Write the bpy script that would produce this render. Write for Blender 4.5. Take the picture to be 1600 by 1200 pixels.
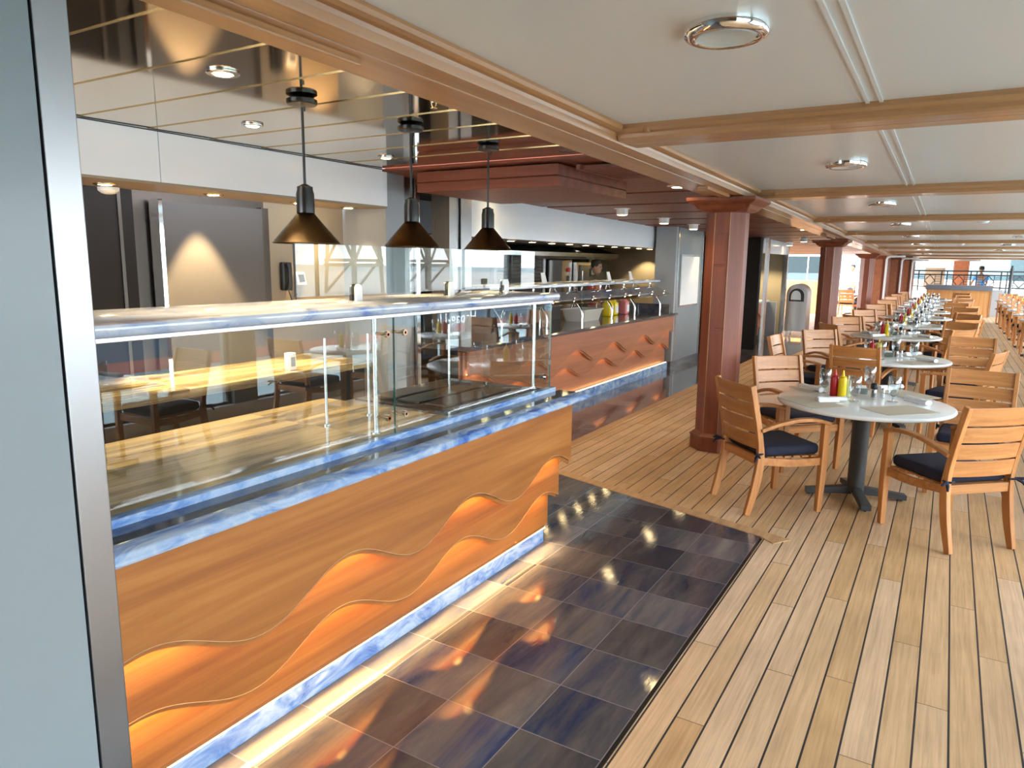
import bpy, bmesh, math, random
from math import sin, cos, pi, radians
from mathutils import Vector, Matrix
random.seed(7)
for o in list(bpy.data.objects): bpy.data.objects.remove(o)
S = bpy.context.scene
COL = S.collection

# ---------------------------------------------------------------- camera
FPX = 1120.0
cam = bpy.data.cameras.new('camera'); cam.sensor_fit = 'HORIZONTAL'; cam.sensor_width = 36
cam.lens = 36*FPX/1600; cam.clip_start = .05; cam.clip_end = 4000
camo = bpy.data.objects.new('camera', cam); COL.objects.link(camo); S.camera = camo
d = Vector((688., -183., FPX)).normalized(); e = Vector((1, .0125, 0))
n = d.cross(e).normalized()
if n.y > 0: n = -n
xx = d.cross(n).normalized()
if xx.x < 0: xx = -xx
Rw = (xx, d, n)            # world axes in (right, down, forward) camera coordinates
right = Vector([r.x for r in Rw]); down = Vector([r.y for r in Rw]); fwd = Vector([r.z for r in Rw])
M = Matrix((right, -down, -fwd)).transposed().to_4x4(); M.translation = Vector((0, 0, 1.75))
camo.matrix_world = M

# ---------------------------------------------------------------- world, sun, exposure
S.view_settings.view_transform = 'Standard'; S.view_settings.look = 'None'
S.view_settings.gamma = 1; S.view_settings.use_curve_mapping = False
S.view_settings.exposure = 1.25
W = bpy.data.worlds.new('sky'); S.world = W; W.use_nodes = True
nt = W.node_tree; nt.nodes.clear()
wo = nt.nodes.new('ShaderNodeOutputWorld'); bg = nt.nodes.new('ShaderNodeBackground')
tc = nt.nodes.new('ShaderNodeTexCoord'); sx = nt.nodes.new('ShaderNodeSeparateXYZ')
mr = nt.nodes.new('ShaderNodeMapRange'); cr = nt.nodes.new('ShaderNodeValToRGB')
nt.links.new(tc.outputs['Generated'], sx.inputs[0]); nt.links.new(sx.outputs['Z'], mr.inputs['Value'])
mr.inputs['From Min'].default_value = 0; mr.inputs['From Max'].default_value = .7
nt.links.new(mr.outputs[0], cr.inputs[0]); nt.links.new(cr.outputs[0], bg.inputs[0])
cr.color_ramp.elements[0].color = (.95, .965, 1, 1); cr.color_ramp.elements[1].color = (.84, .90, 1, 1)
bg.inputs[1].default_value = 5.0
nt.links.new(bg.outputs[0], wo.inputs[0])
sunl = bpy.data.lights.new('sun', 'SUN'); sunl.energy = 4.5; sunl.angle = .05; sunl.color = (1, .94, .84)
suno = bpy.data.objects.new('sun', sunl); COL.objects.link(suno); suno.rotation_euler = (radians(16), radians(-10), 0)

# ---------------------------------------------------------------- material helpers
def newmat(name):
    m = bpy.data.materials.new(name); m.use_nodes = True
    return m, m.node_tree, m.node_tree.nodes['Principled BSDF']
def N(t, kind, **kw):
    x = t.nodes.new(kind)
    for k, v in kw.items(): setattr(x, k, v)
    return x
def L(t, a, b): t.links.new(a, b)
def setin(x, **kw):
    for k, v in kw.items(): x.inputs[k.replace('_', ' ')].default_value = v
def rgb(c): return (c[0], c[1], c[2], 1)
def plain(name, c, rough=.5, metal=0, coat=0, bump=0, bscale=200, spec=.5, emit=None, es=0):
    m, t, b = newmat(name)
    setin(b, Base_Color=rgb(c), Roughness=rough, Metallic=metal)
    b.inputs['Coat Weight'].default_value = coat; b.inputs['Coat Roughness'].default_value = .08
    b.inputs['Specular IOR Level'].default_value = spec
    if emit: b.inputs['Emission Color'].default_value = rgb(emit); b.inputs['Emission Strength'].default_value = es
    if bump:
        tx = N(t, 'ShaderNodeTexCoord'); no = N(t, 'ShaderNodeTexNoise'); no.inputs['Scale'].default_value = bscale
        bp = N(t, 'ShaderNodeBump'); bp.inputs['Strength'].default_value = bump; bp.inputs['Distance'].default_value = .002
        L(t, tx.outputs['Object'], no.inputs['Vector']); L(t, no.outputs['Fac'], bp.inputs['Height']); L(t, bp.outputs[0], b.inputs['Normal'])
    return m
def ramp(t, stops):
    r = N(t, 'ShaderNodeValToRGB'); els = r.color_ramp.elements
    while len(els) < len(stops): els.new(.5)
    for e_, (p, c) in zip(els, stops): e_.position = p; e_.color = rgb(c)
    return r
def wood(name, dark, mid, light, axis='Y', scale=1.0, rough=.4, coat=.0, var=.25):
    """grain stretched along one object axis; every object gets its own tone and grain offset"""
    m, t, b = newmat(name)
    tx = N(t, 'ShaderNodeTexCoord'); mp = N(t, 'ShaderNodeMapping'); oi = N(t, 'ShaderNodeObjectInfo')
    st = {'X': (1.2, 26, 26), 'Y': (26, 1.2, 26), 'Z': (26, 26, 1.2)}[axis]
    mp.inputs['Scale'].default_value = [s*scale for s in st]
    ml = N(t, 'ShaderNodeMath', operation='MULTIPLY'); ml.inputs[1].default_value = 37.0
    L(t, oi.outputs['Random'], ml.inputs[0]); cb = N(t, 'ShaderNodeCombineXYZ')
    for i in range(3): L(t, ml.outputs[0], cb.inputs[i])
    L(t, cb.outputs[0], mp.inputs['Location']); L(t, tx.outputs['Object'], mp.inputs['Vector'])
    no = N(t, 'ShaderNodeTexNoise'); setin(no, Scale=1.0, Detail=7.0, Roughness=.62, Distortion=.6)
    L(t, mp.outputs[0], no.inputs['Vector'])
    r = ramp(t, [(.30, dark), (.5, mid), (.68, light)]); L(t, no.outputs['Fac'], r.inputs[0])
    n2 = N(t, 'ShaderNodeTexNoise'); setin(n2, Scale=.11, Detail=2.0); L(t, mp.outputs[0], n2.inputs['Vector'])
    ad = N(t, 'ShaderNodeMath', operation='ADD'); L(t, n2.outputs['Fac'], ad.inputs[0]); L(t, oi.outputs['Random'], ad.inputs[1])
    m3 = N(t, 'ShaderNodeMapRange'); setin(m3, From_Min=.2, From_Max=1.7, To_Min=1-var, To_Max=1+var); L(t, ad.outputs[0], m3.inputs['Value'])
    hs = N(t, 'ShaderNodeHueSaturation'); L(t, m3.outputs[0], hs.inputs['Value']); L(t, r.outputs[0], hs.inputs['Color'])
    L(t, hs.outputs[0], b.inputs['Base Color'])
    bp = N(t, 'ShaderNodeBump'); setin(bp, Strength=.12, Distance=.002); L(t, no.outputs['Fac'], bp.inputs['Height']); L(t, bp.outputs[0], b.inputs['Normal'])
    setin(b, Roughness=rough); b.inputs['Coat Weight'].default_value = coat; b.inputs['Coat Roughness'].default_value = .12
    return m
def steel(name, c, rough=.25, axis='Z', aniso=60):
    m, t, b = newmat(name)
    tx = N(t, 'ShaderNodeTexCoord'); mp = N(t, 'ShaderNodeMapping')
    mp.inputs['Scale'].default_value = {'X': (1, aniso, aniso), 'Y': (aniso, 1, aniso), 'Z': (aniso, aniso, 1)}[axis]
    no = N(t, 'ShaderNodeTexNoise'); setin(no, Scale=4.0, Detail=5.0)
    L(t, tx.outputs['Object'], mp.inputs['Vector']); L(t, mp.outputs[0], no.inputs['Vector'])
    m1 = N(t, 'ShaderNodeMapRange'); setin(m1, From_Min=.3, From_Max=.7, To_Min=rough*.9, To_Max=rough*1.12)
    L(t, no.outputs['Fac'], m1.inputs['Value']); L(t, m1.outputs[0], b.inputs['Roughness'])
    bp = N(t, 'ShaderNodeBump'); setin(bp, Strength=.008, Distance=.0005); L(t, no.outputs['Fac'], bp.inputs['Height']); L(t, bp.outputs[0], b.inputs['Normal'])
    setin(b, Base_Color=rgb(c), Metallic=1.0)
    return m
def glassmat(name, tint=(.93, .97, .96), refl=1.0, ior=1.5, rough=0.0):
    """thin architectural pane: see-through with Fresnel reflection"""
    m, t, b = newmat(name); t.nodes.remove(b); out = t.nodes['Material Output']
    tr = N(t, 'ShaderNodeBsdfTransparent'); tr.inputs[0].default_value = rgb(tint)
    gl = N(t, 'ShaderNodeBsdfGlossy'); gl.inputs['Roughness'].default_value = rough; gl.inputs[0].default_value = (1, 1, 1, 1)
    lw = N(t, 'ShaderNodeFresnel'); lw.inputs['IOR'].default_value = ior
    mu = N(t, 'ShaderNodeMath', operation='MULTIPLY'); mu.use_clamp = True; mu.inputs[1].default_value = refl
    mx = N(t, 'ShaderNodeMixShader'); geo = N(t, 'ShaderNodeNewGeometry'); fr = N(t, 'ShaderNodeMath', operation='SUBTRACT'); fr.inputs[0].default_value = 1; L(t, geo.outputs['Backfacing'], fr.inputs[1])
    m2 = N(t, 'ShaderNodeMath', operation='MULTIPLY'); L(t, mu.outputs[0], m2.inputs[0]); L(t, fr.outputs[0], m2.inputs[1])
    L(t, lw.outputs[0], mu.inputs[0]); L(t, m2.outputs[0], mx.inputs[0])
    L(t, tr.outputs[0], mx.inputs[1]); L(t, gl.outputs[0], mx.inputs[2]); L(t, mx.outputs[0], out.inputs['Surface'])
    return m
def emis(name, c, s):
    m, t, b = newmat(name); setin(b, Base_Color=(0, 0, 0, 1)); b.inputs['Emission Color'].default_value = rgb(c); b.inputs['Emission Strength'].default_value = s
    return m

def deckmat():
    """teak planks along Y, black caulk, staggered butts"""
    m, t, b = newmat('teak_deck')
    tx = N(t, 'ShaderNodeTexCoord'); sp = N(t, 'ShaderNodeSeparateXYZ'); L(t, tx.outputs['Object'], sp.inputs[0])
    def mth(op, a, c=None, d=None):
        x = N(t, 'ShaderNodeMath', operation=op)
        for i, v in enumerate((a, c, d)):
            if v is None: continue
            if isinstance(v, (int, float)): x.inputs[i].default_value = v
            else: L(t, v, x.inputs[i])
        return x.outputs[0]
    px = mth('DIVIDE', mth('ADD', sp.outputs['X'], 20-.009), .1145); ix = mth('FLOOR', px); fx = mth('FRACT', px)
    wn = N(t, 'ShaderNodeTexWhiteNoise', noise_dimensions='1D'); L(t, ix, wn.inputs['W'])
    py = mth('ADD', mth('DIVIDE', mth('ADD', sp.outputs['Y'], 20), 1.75), mth('ADD', mth('MULTIPLY', ix, .381), mth('MULTIPLY', wn.outputs['Value'], .25)))
    iy = mth('FLOOR', py); fy = mth('FRACT', py)
    seam = mth('GREATER_THAN', mth('ABSOLUTE', mth('SUBTRACT', fx, .5)), .5-.034)
    butt = mth('GREATER_THAN', mth('ABSOLUTE', mth('SUBTRACT', fy, .5)), .5-.0013)
    line = mth('MAXIMUM', seam, mth('MULTIPLY', butt, .75))
    cb = N(t, 'ShaderNodeCombineXYZ'); L(t, ix, cb.inputs[0]); L(t, iy, cb.inputs[1])
    w2 = N(t, 'ShaderNodeTexWhiteNoise', noise_dimensions='3D'); L(t, cb.outputs[0], w2.inputs['Vector'])
    mp = N(t, 'ShaderNodeMapping'); mp.inputs['Scale'].default_value = (75, 2.6, 1)
    of = N(t, 'ShaderNodeVectorMath', operation='ADD'); sc = N(t, 'ShaderNodeVectorMath', operation='SCALE'); sc.inputs['Scale'].default_value = 31
    L(t, w2.outputs['Color'], sc.inputs[0]); L(t, tx.outputs['Object'], of.inputs[0]); L(t, sc.outputs[0], of.inputs[1]); L(t, of.outputs[0], mp.inputs['Vector'])
    no = N(t, 'ShaderNodeTexNoise'); setin(no, Scale=1.0, Detail=6.0, Roughness=.6, Distortion=.3); L(t, mp.outputs[0], no.inputs['Vector'])
    big = N(t, 'ShaderNodeTexNoise'); setin(big, Scale=2.3, Detail=4.0); L(t, tx.outputs['Object'], big.inputs['Vector'])
    r = ramp(t, [(.30, (.50, .32, .170)), (.5, (.62, .405, .222)), (.70, (.71, .475, .27))]); L(t, no.outputs['Fac'], r.inputs[0])
    v = mth('ADD', mth('MULTIPLY', w2.outputs['Value'], .19), mth('ADD', mth('MULTIPLY', big.outputs['Fac'], .45), .66))
    hs = N(t, 'ShaderNodeHueSaturation'); L(t, r.outputs[0], hs.inputs['Color']); L(t, v, hs.inputs['Value'])
    sv = mth('ADD', mth('MULTIPLY', w2.outputs['Value'], -.25), 1.1); L(t, sv, hs.inputs['Saturation'])
    mx = N(t, 'ShaderNodeMixRGB'); mx.inputs[2].default_value = (.028, .024, .024, 1); L(t, line, mx.inputs[0]); L(t, hs.outputs[0], mx.inputs[1])
    L(t, mx.outputs[0], b.inputs['Base Color'])
    setin(b, Roughness=.52); b.inputs['Specular IOR Level'].default_value = .35
    bp = N(t, 'ShaderNodeBump'); setin(bp, Strength=.35, Distance=.003)
    L(t, mth('SUBTRACT', mth('MULTIPLY', no.outputs['Fac'], .25), line), bp.inputs['Height']); L(t, bp.outputs[0], b.inputs['Normal'])
    return m
def stonemat(name, tile=.335, ox=0., oy=0., rough=.065, cols=None, grout=True, veinx=9, veiny=1.4, vary=.5, bump=.28):
    """polished blue-brown stone with streaks along Y, in square tiles"""
    m, t, b = newmat(name)
    tx = N(t, 'ShaderNodeTexCoord'); sp = N(t, 'ShaderNodeSeparateXYZ'); L(t, tx.outputs['Object'], sp.inputs[0])
    def mth(op, a, c=None):
        x = N(t, 'ShaderNodeMath', operation=op)
        for i, v in enumerate((a, c)):
            if v is None: continue
            if isinstance(v, (int, float)): x.inputs[i].default_value = v
            else: L(t, v, x.inputs[i])
        return x.outputs[0]
    px = mth('DIVIDE', mth('ADD', sp.outputs['X'], 30*tile-ox), tile); py = mth('DIVIDE', mth('ADD', sp.outputs['Y'], 30*tile-oy), tile)
    cb = N(t, 'ShaderNodeCombineXYZ'); L(t, mth('FLOOR', px), cb.inputs[0]); L(t, mth('FLOOR', py), cb.inputs[1])
    wn = N(t, 'ShaderNodeTexWhiteNoise', noise_dimensions='3D'); L(t, cb.outputs[0], wn.inputs['Vector'])
    sc = N(t, 'ShaderNodeVectorMath', operation='SCALE'); sc.inputs['Scale'].default_value = 13; L(t, wn.outputs['Color'], sc.inputs[0])
    of = N(t, 'ShaderNodeVectorMath', operation='ADD'); L(t, tx.outputs['Object'], of.inputs[0]); L(t, sc.outputs[0], of.inputs[1])
    mp = N(t, 'ShaderNodeMapping'); mp.inputs['Scale'].default_value = (veinx, veiny, veinx); mp.inputs['Rotation'].default_value = (0, 0, .12)
    L(t, of.outputs[0], mp.inputs['Vector'])
    no = N(t, 'ShaderNodeTexNoise'); setin(no, Scale=1.0, Detail=9.0, Roughness=.66, Distortion=.45); L(t, mp.outputs[0], no.inputs['Vector'])
    lo = N(t, 'ShaderNodeTexNoise'); setin(lo, Scale=.32, Detail=2.0, Distortion=.5); L(t, mp.outputs[0], lo.inputs['Vector'])
    cols = cols or [(.33, (.007, .012, .060)), (.39, (.030, .042, .090)), (.47, (.070, .072, .088)), (.57, (.118, .110, .110)), (.70, (.19, .18, .172))]
    r = ramp(t, cols); f = mth('ADD', mth('MULTIPLY', no.outputs['Fac'], .55), mth('MULTIPLY', lo.outputs['Fac'], .45)); L(t, f, r.inputs[0])
    hs = N(t, 'ShaderNodeHueSaturation'); L(t, r.outputs[0], hs.inputs['Color']); L(t, mth('ADD', mth('MULTIPLY', wn.outputs['Value'], vary*1.6), 1-vary*.8), hs.inputs['Value'])
    if grout:
        gx = mth('GREATER_THAN', mth('ABSOLUTE', mth('SUBTRACT', mth('FRACT', px), .5)), .5-.006); gy = mth('GREATER_THAN', mth('ABSOLUTE', mth('SUBTRACT', mth('FRACT', py), .5)), .5-.006)
        mx = N(t, 'ShaderNodeMixRGB'); mx.inputs[2].default_value = (.22, .21, .24, 1); L(t, mth('MAXIMUM', gx, gy), mx.inputs[0]); L(t, hs.outputs[0], mx.inputs[1]); L(t, mx.outputs[0], b.inputs['Base Color'])
    else: L(t, hs.outputs[0], b.inputs['Base Color'])
    setin(b, Roughness=rough); b.inputs['Specular IOR Level'].default_value = .75
    bp = N(t, 'ShaderNodeBump'); setin(bp, Strength=bump, Distance=.0012)
    n3 = N(t, 'ShaderNodeTexNoise'); setin(n3, Scale=3.0, Detail=6.0, Roughness=.6, Distortion=.8); L(t, mp.outputs[0], n3.inputs['Vector'])
    L(t, n3.outputs['Fac'], bp.inputs['Height']); L(t, bp.outputs[0], b.inputs['Normal'])
    return m
def marblemat(name='blue_marble', cols=None):
    """blue sodalite marble with white clouds"""
    m, t, b = newmat(name)
    tx = N(t, 'ShaderNodeTexCoord'); mp = N(t, 'ShaderNodeMapping'); mp.inputs['Scale'].default_value = (9, 4, 9); mp.inputs['Rotation'].default_value = (.4, .2, .3)
    L(t, tx.outputs['Object'], mp.inputs['Vector'])
    no = N(t, 'ShaderNodeTexNoise'); setin(no, Scale=1.0, Detail=8.0, Roughness=.6, Distortion=1.6); L(t, mp.outputs[0], no.inputs['Vector'])
    r = ramp(t, cols or [(.30, (.05, .12, .42)), (.40, (.13, .25, .54)), (.50, (.25, .38, .62)), (.62, (.42, .53, .68)), (.74, (.30, .43, .64))]); L(t, no.outputs['Fac'], r.inputs[0])
    L(t, r.outputs[0], b.inputs['Base Color']); setin(b, Roughness=.12); b.inputs['Coat Weight'].default_value = .4
    return m

TEAKDECK = deckmat()
BORDER = wood('teak_border', (.40, .23, .11), (.50, .30, .15), (.58, .36, .19), 'Y', .8, .5, 0, .1)
TILE = stonemat('blue_stone_tile', ox=-.897, oy=4.14)
WORKTOP = stonemat('lamplit_worktop_stone', tile=3.0, rough=.05, grout=False, veinx=14, veiny=1.0, vary=.1,
                   cols=[(.34, (.05, .036, .022)), (.43, (.16, .115, .06)), (.5, (.34, .25, .13)), (.58, (.50, .38, .21)), (.7, (.60, .47, .29))])  # golden tones put the warm lamp light into the stone colour
MARBLE = marblemat()
MARBLEPALE = marblemat('pale_blue_marble', [(.26, (.12, .20, .50)), (.38, (.34, .41, .56)), (.50, (.46, .51, .60)), (.64, (.52, .56, .63)), (.78, (.38, .45, .58))])
DARKSTONE = stonemat('dark_slab_stone', tile=9., rough=.06, grout=False, vary=.05)
CHERRY = wood('cherry_panel', (.20, .064, .013), (.305, .110, .022), (.40, .165, .040), 'Y', .45, .38, .1, .06)
CHERRYRED = wood('red_cherry_panel', (.31, .105, .05), (.38, .14, .065), (.44, .17, .08), 'Y', .45, .38, .1, .05)
BEAM = wood('oak_beam', (.34, .155, .058), (.42, .205, .082), (.48, .25, .11), 'Y', .35, .32, .2, .06)
BEAMX = wood('oak_cross_beam', (.31, .155, .068), (.39, .205, .092), (.45, .25, .12), 'X', .35, .32, .2, .06)
MAHOG = wood('mahogany_ceiling', (.12, .030, .016), (.17, .045, .023), (.22, .064, .034), 'X', .6, .45, 0, .1)
COLUMN = wood('column_mahogany', (.15, .034, .015), (.21, .052, .023), (.26, .076, .034), 'Z', .5, .42, .0, .05)
CHAIRW = wood('chair_teak', (.37, .145, .042), (.47, .20, .060), (.56, .265, .092), 'X', .9, .42, .1, .22)
CHAIRV = wood('chair_teak_upright', (.37, .145, .042), (.47, .20, .060), (.56, .265, .092), 'Z', .9, .42, .1, .22)
NAVY = plain('navy_fabric', (.009, .013, .035), .85, bump=.3, bscale=500)
STEEL = steel('brushed_steel', (.62, .62, .62), .24, 'Z')
STEELY = steel('brushed_steel_long', (.62, .62, .62), .22, 'Y')
DARKSTEEL = steel('dark_steel', (.10, .085, .075), .38, 'Z')
MIDSTEEL = steel('mid_steel', (.30, .30, .30), .3, 'Z')
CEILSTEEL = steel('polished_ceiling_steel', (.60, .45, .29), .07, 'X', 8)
CHROME = plain('chrome', (.85, .85, .85), .06, 1)
BRASS = plain('warm_trim_metal', (.75, .58, .30), .25, 1)
FASCIA = plain('fascia_laminate', (.80, .86, .93), .18)
PANELGREY = plain('grey_blue_panel', (.225, .265, .285), .35, coat=.1)
WALLGREY = plain('wall_grey_laminate', (.30, .33, .36), .35)
WALLDARK = plain('dark_laminate', (.016, .013, .011), .55, spec=.15)
WALLBEIGE = plain('beige_wall', (.26, .21, .15), .45)
WHITECEIL = plain('ceiling_panel_white', (.62, .615, .595), .30, spec=.35)
WHITE = plain('white_enamel', (.8, .8, .8), .35)
BLACK = plain('black_enamel', (.008, .008, .008), .3, coat=.1)
BLACKCONE = plain('black_hammered_shade', (.035, .024, .010), .26, .8, bump=.35, bscale=900)
BLACKPL = plain('black_plastic', (.015, .015, .016), .4)
IRON = plain('charcoal_iron', (.045, .05, .055), .42, bump=.25, bscale=350)
TABLETOP = plain('table_laminate', (.76, .78, .78), .22, coat=.2)
PLACEMAT = plain('woven_placemat', (.50, .44, .34), .8, bump=.6, bscale=420)
NAPKIN = plain('white_linen', (.78, .80, .84), .8, bump=.3, bscale=600)
RED = plain('ketchup_red', (.50, .012, .018), .3)
YELLOW = plain('mustard_yellow', (.86, .62, .01), .3)
PALEGREEN = plain('relish_pale_green', (.55, .62, .35), .35)
SALT = plain('salt', (.8, .8, .8), .6)
PEPPER = plain('peppercorns', (.03, .025, .025), .7, bump=.8, bscale=500)
BLUEGREY = plain('blue_grey_post', (.35, .42, .45), .5)
CARDWHITE = plain('white_card', (.8, .8, .8), .5)
SOCKETBLK = plain('socket_black', (.01, .01, .01), .35)
GLASS = glassmat('sneeze_glass', (.90, .95, .94), 1.9, 1.52)
GLASSUP = glassmat('upper_glass', (.84, .90, .90), 1.35, 1.52)
GLASSEDGE = plain('glass_edge', (.02, .10, .08), .1)
WINGLASS = glassmat('window_glass', (.95, .98, .98), 1.0, 1.45)
DRINK = glassmat('goblet_glass', (.86, .89, .90), 3.5, 1.5)
AMBER = glassmat('amber_guard_glass', (.60, .47, .17), 2.0, 1.5)
LEDW = emis('warm_led', (1.0, .52, .12), 62)
LEDSOFT = emis('soft_warm_led', (1.0, .55, .20), 9)
LEDFLOOR = emis('warm_floor_led', (1.0, .66, .26), 5)
BULB = emis('warm_lamp_face', (1.0, .74, .36), 16)
BULBOFF = plain('frosted_lens', (.55, .60, .58), .2)
SEA = plain('sea_water', (.17, .25, .27), .45, bump=1.0, bscale=.35, spec=.4)
RUBBER = plain('black_rubber', (.02, .02, .02), .7)

# ---------------------------------------------------------------- mesh helpers
class MB:
    def __init__(s): s.bm = bmesh.new()
    def box(s, x0, x1, y0, y1, z0, z1):
        vs = [s.bm.verts.new((x, y, z)) for z in (z0, z1) for y in (y0, y1) for x in (x0, x1)]
        for f in ((0, 2, 3, 1), (4, 5, 7, 6), (0, 1, 5, 4), (2, 6, 7, 3), (0, 4, 6, 2), (1, 3, 7, 5)): s.bm.faces.new([vs[i] for i in f])
        return s
    def hexa(s, lo, hi):
        a = [s.bm.verts.new(p) for p in lo]; b = [s.bm.verts.new(p) for p in hi]; n = len(a)
        s.bm.faces.new(a[::-1]); s.bm.faces.new(b)
        for i in range(n): s.bm.faces.new((a[i], a[(i+1) % n], b[(i+1) % n], b[i]))
        return s
    def bar(s, p, q, w, h, up=(0, 0, 1)):
        p = Vector(p); q = Vector(q); d = (q-p).normalized(); u = Vector(up); r = d.cross(u)
        if r.length < 1e-4: r = d.cross(Vector((0, 1, 0)))
        r.normalize(); u = r.cross(d).normalized(); r *= w/2; u *= h/2
        return s.hexa([p-r-u, p+r-u, p+r+u, p-r+u], [q-r-u, q+r-u, q+r+u, q-r+u])
    def loft(s, rings, cap=True):
        R = [[s.bm.verts.new(p) for p in r] for r in rings]; n = len(R[0])
        for a, b in zip(R, R[1:]):
            for i in range(n): s.bm.faces.new((a[i], a[(i+1) % n], b[(i+1) % n], b[i]))
        if cap: s.bm.faces.new(R[0][::-1]); s.bm.faces.new(R[-1])
        return s
    def tube(s, pts, r, seg=10, cap=True):
        pts = [Vector(p) for p in pts]; rings = []; prev = None
        for i, p in enumerate(pts):
            d = (pts[min(i+1, len(pts)-1)]-pts[max(i-1, 0)]).normalized()
            if prev is None: u = d.orthogonal().normalized()
            else: u = (prev-d*prev.dot(d)).normalized()
            prev = u; v = d.cross(u); rr = r[i] if isinstance(r, (list, tuple)) else r
            rings.append([p+u*rr*cos(2*pi*k/seg)+v*rr*sin(2*pi*k/seg) for k in range(seg)])
        return s.loft(rings, cap)
    def lathe(s, prof, c=(0, 0, 0), seg=24, cap=True):
        rings = [[(c[0]+r*cos(2*pi*k/seg), c[1]+r*sin(2*pi*k/seg), c[2]+z) for k in range(seg)] for r, z in prof]
        return s.loft(rings, cap)
    def prism(s, poly, axis, a, b):
        """poly 2-D extruded along an axis: axis X -> (y,z); Y -> (x,z); Z -> (x,y)"""
        f = {'X': lambda p, t: (t, p[0], p[1]), 'Y': lambda p, t: (p[0], t, p[1]), 'Z': lambda p, t: (p[0], p[1], t)}[axis]
        return s.hexa([f(p, a) for p in poly], [f(p, b) for p in poly])
    def rbox(s, x0, x1, y0, y1, z0, z1, r=.02, seg=3, bulge=0):
        """soft rounded cushion-like box"""
        prof = []
        for k in range(seg+1):
            t = pi/2*k/seg; prof.append((r*(1-sin(t)), r*(1-cos(t))))
        rings = []
        def ring(ins, z):
            pts = []; rr = max(r*1.5-ins, .004)
            for cx, cy, a0 in ((x1-ins-rr, y1-ins-rr, 0), (x0+ins+rr, y1-ins-rr, 90), (x0+ins+rr, y0+ins+rr, 180), (x1-ins-rr, y0+ins+rr, 270)):
                for k in range(4):
                    a = radians(a0+30*k); pts.append((cx+rr*cos(a), cy+rr*sin(a), z))
            return pts
        for i, o in prof: rings.append(ring(i, z0+o))
        for i, o in prof[::-1]: rings.append(ring(i, z1-o))
        return s.loft(rings)
    def build(s, name, mat, parent=None, smooth=False, world=False, bevel=0, label=None, kind=None, angle=40):
        me = bpy.data.meshes.new(name); bm = s.bm
        bmesh.ops.recalc_face_normals(bm, faces=bm.faces)
        if world and parent is not None:
            l = Vector((0, 0, 0)); q = parent
            while q is not None: l += q.location; q = q.parent
            bmesh.ops.translate(bm, verts=bm.verts, vec=-l)
        bm.to_mesh(me); bm.free()
        o = bpy.data.objects.new(name, me); COL.objects.link(o)
        for m in (mat if isinstance(mat, (list, tuple)) else [mat]): me.materials.append(m)
        if parent is not None: o.parent = parent
        if bevel:
            b = o.modifiers.new('bevel', 'BEVEL'); b.width = bevel; b.segments = 2; b.limit_method = 'ANGLE'; b.angle_limit = radians(35)
        if smooth:
            for p in me.polygons: p.use_smooth = True
            me.set_sharp_from_angle(angle=radians(angle))
        if label: o['label'] = label
        if kind: o['kind'] = kind
        return o
def tag(o, label, cat, group=None):
    o['label'] = label; o['category'] = cat
    if group: o['group'] = group
    return o
def thing(name, label, cat, loc=(0, 0, 0), rz=0, group=None):
    o = bpy.data.objects.new(name, None); COL.objects.link(o); o.location = loc; o.rotation_euler = (0, 0, rz)
    o.empty_display_size = .1
    return tag(o, label, cat, group)
def struct(name, mb, m, **k): return mb.build(name, m, kind='structure', **k)
def kids(o): return [c for c in ALL.get(o.name, [])]
def dup(root, loc, rz, label, group=None):
    r = root.copy(); COL.objects.link(r); r.location = loc; r.rotation_euler = (0, 0, rz); r['label'] = label
    if group: r['group'] = group
    for c in root.children:
        k = c.copy(); COL.objects.link(k); k.parent = r
        for g in c.children:
            q = g.copy(); COL.objects.link(q); q.parent = k
    return r
def spot(name, loc, energy, size=70, blend=.6, color=(1, .72, .40), rad=.03, rot=(0, 0, 0)):
    l = bpy.data.lights.new(name, 'SPOT'); l.energy = energy; l.spot_size = radians(size); l.spot_blend = blend; l.color = color; l.shadow_soft_size = rad
    o = bpy.data.objects.new(name, l); COL.objects.link(o); o.location = loc; o.rotation_euler = rot
    return o
ORD = ['first', 'second', 'third', 'fourth', 'fifth', 'sixth', 'seventh', 'eighth', 'ninth', 'tenth', 'eleventh', 'twelfth', 'thirteenth', 'fourteenth', 'fifteenth', 'sixteenth']
def zc(y): return 2.525-.0155*y           # white ceiling height along the deck
def zb(y): return 2.447-.0164*y           # underside of the beams

# ================================================================ SETTING
struct('floor', MB().box(-10, 2.62, -4, 46, -.12, 0), TEAKDECK)
struct('floor', MB().prism([(-.895, -3.5), (-.895, 4.632), (-3.42, 5.382), (-3.42, -3.5)], 'Z', .0, .004), TILE)
struct('floor', MB().prism([(-3.05, 5.40), (-3.05, 14.2), (-4.7, 14.2), (-4.7, 5.40)], 'Z', .0, .004), TILE)
struct('floor', MB().prism([(-2.55, 14.6), (-2.35, 18.4), (-4.9, 18.4), (-4.9, 14.2), (-3.05, 14.2)], 'Z', .0, .004), TILE)
struct('trim_1', MB().prism([(-.80, 4.56), (-.895, 4.64), (-3.42, 5.39), (-3.42, 5.49), (-.72, 4.69)], 'Z', .0, .0055), BORDER)
struct('trim_2', MB().prism([(-.878, -3.5), (-.878, 4.60), (-.893, 4.625), (-.893, -3.5)], 'Z', .0, .0052), SOCKETBLK)
struct('trim_3', MB().prism([(-2.97, 5.45), (-2.97, 14.2), (-3.05, 14.2), (-3.05, 5.45)], 'Z', .0, .0055), BORDER)

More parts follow.
